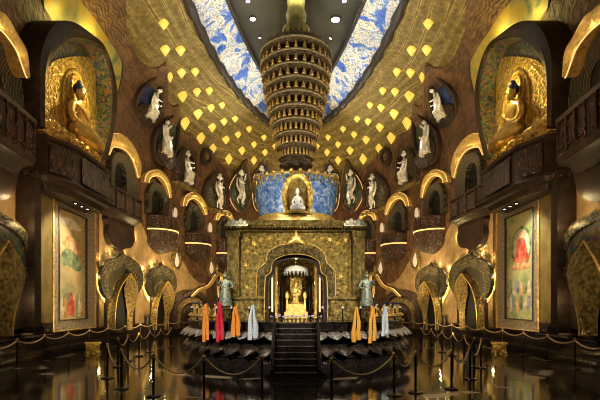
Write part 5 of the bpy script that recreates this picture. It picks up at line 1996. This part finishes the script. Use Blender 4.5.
# rope barrier along the wall plinth
for s, nm in SIDES:
    pts = []
    ths = [PI + .40 - .088 * k for k in range(14)]
    for k, th in enumerate(ths):
        p = shell(th, 0, 1.45)
        x, y = p.x, p.y
        t = thing('wall_stanchion', f'slim brass-topped post before the {nm} wall plinth, {ORD[k]} from the near end', 'post', (x if s < 0 else -x, y, 0), 0, 'posts along the wall plinth')
        for nm_, me_ in zip(('base', 'pole', 'cap'), SM):
            link(nm_, me_, t)
        pts.append(Vector((x if s < 0 else -x, y, 1.0)))
    for k, (p, q) in enumerate(zip(pts, pts[1:])):
        v = (q - p).normalized() * .06
        rope_between(p + v, q - v, .16, 'wall_rope', f'pale rope swag before the {nm} wall plinth, {ORD[k]} from the near end', 'rope swags along the wall plinth', .028)

# ============================================================ LIGHTS
W = (1.0, .70, .36)
# added vault fills, hanging unseen in the open hall
for (px, py, e) in ((150, 75, 0), ):
    pass
for (x, y, z, e) in ((9.3, 15, 14.5, 0), (7.5, 26, 13.5, 900), (6.0, 34, 13.5, 900), (3.0, 41, 14, 700), (9.0, 18, 15, 700)):
    if e:
        both('SPOT', 'vault_fill', (x, y, z), e * .66, (1, .87, .52), .15, (x * .55, y + 2, 24), spot=150)
# ring washers on the painted frieze
for (y) in (14, 21, 28, 35):
    both('SPOT', 'frieze_washer', (1.6, y, 15.0), 2200, (1, .93, .82), .15, (5.6, y + .5, 21), spot=75)
# dome and pagoda
both('SPOT', 'dome_spot', (3.2, 14.5, 6.0), 800, (1, .93, .84), .08, (0.4, 19, 7.4), spot=40)
both('SPOT', 'pagoda_spot', (4.6, 13.0, 5.5), 2300, (1, .86, .62), .1, (0, 19.3, 12.4), spot=36)
both('SPOT', 'facade_fill', (3.4, 11.5, 6.5), 2700, (1, .88, .58), .1, (.8, 17.8, 3.6), spot=46)  # added spot brightening the shrine front, no fixture there
for (x, y, z, e) in ((0, 18.9, 4.3, 7), (.75, 19.2, 3.3, 5), (-.75, 19.2, 3.3, 5), (0, 17.5, 7.6, 26)):  # last one is added before the dome to brighten the mandorla
    lamp('POINT', 'shrine_lamp', (x, y, z), e, (1, .80, .42), .05)
lamp('SPOT', 'column_fill', (0, 15.0, 16.2), 11000, (1, .92, .55), .1, (0, 20.3, 19.5), spot=60)  # unseen spot hung close by to brighten the column
# added fill spots lifting the stage petals and scarves
both('SPOT', 'stage_fill', (4.5, 7.5, 5.0), 2600, (1, .92, .80), .1, (2.6, 15.6, 1.6), spot=44)
# wall washers
both('SPOT', 'wall_washer', (6.5, 17, 1.2), 1100, W, .1, (11.5, 24.5, 6.5), spot=95)
both('SPOT', 'wall_washer', (6.5, 24, 1.2), 3400, W, .1, (11.3, 30, 6), spot=95)
both('SPOT', 'wall_washer', (6.0, 30, 3.0), 2400, W, .1, (10.0, 37, 8), spot=100)
both('SPOT', 'wall_washer', (5.0, 22, 12), 1100, W, .1, (10.8, 30, 11), spot=90)
both('SPOT', 'wall_washer', (3.0, 34, 8), 1500, W, .1, (5, 45, 12), spot=100)
both('SPOT', 'wall_washer', (5.5, 14, 8.0), 650, (1, .58, .30), .1, (11.8, 18.5, 10.0), spot=95)

both('SPOT', 'floor_fill', (5.0, 9.0, 14.0), 1400, (1, .84, .62), .1, (4.2, 11.5, 0), spot=70)  # added overhead fills for the floor and ropes, no fixtures there
both('SPOT', 'floor_fill', (6.5, 19.0, 14.0), 1400, (1, .84, .62), .1, (7.5, 20, 0), spot=70)

for px_, py_l, e_ in ((20, 198, 24), (29.5, 225, 16), (27, 300, 26), (9, 262, 22)):  # added fills brightening the near lower wall
    q_, t_ = hit(px_, py_l, 1.9 if px_ < 12 else 1.1)
    both('POINT', 'dado_fill', tuple(q_), e_, (1, .72, .34), .05)

w = bpy.data.worlds.new('World')
sc.world = w
w.use_nodes = True
w.node_tree.nodes['Background'].inputs[0].default_value = (.02, .016, .012, 1)

# ============================================================ CAMERA
cd = bpy.data.cameras.new('camera')
cd.sensor_width = 36
cd.lens = 36 * FP / 600
cd.shift_x = (300 - CX) / 600
cd.shift_y = (CY - 200) / 600
cd.clip_end = 200
cam = bpy.data.objects.new('camera', cd)
COL.objects.link(cam)
cam.location = CAM
cam.rotation_euler = (PI / 2, 0, 0)
sc.camera = cam
vs_ = sc.view_settings
vs_.view_transform = 'Standard'
vs_.look = 'None'
vs_.gamma = 1
vs_.use_curve_mapping = False
vs_.exposure = 0.0
sc.cycles.use_denoising = True
sc.cycles.filter_width = 1.0
sc.cycles.max_bounces = 6
sc.cycles.sample_clamp_indirect = 6
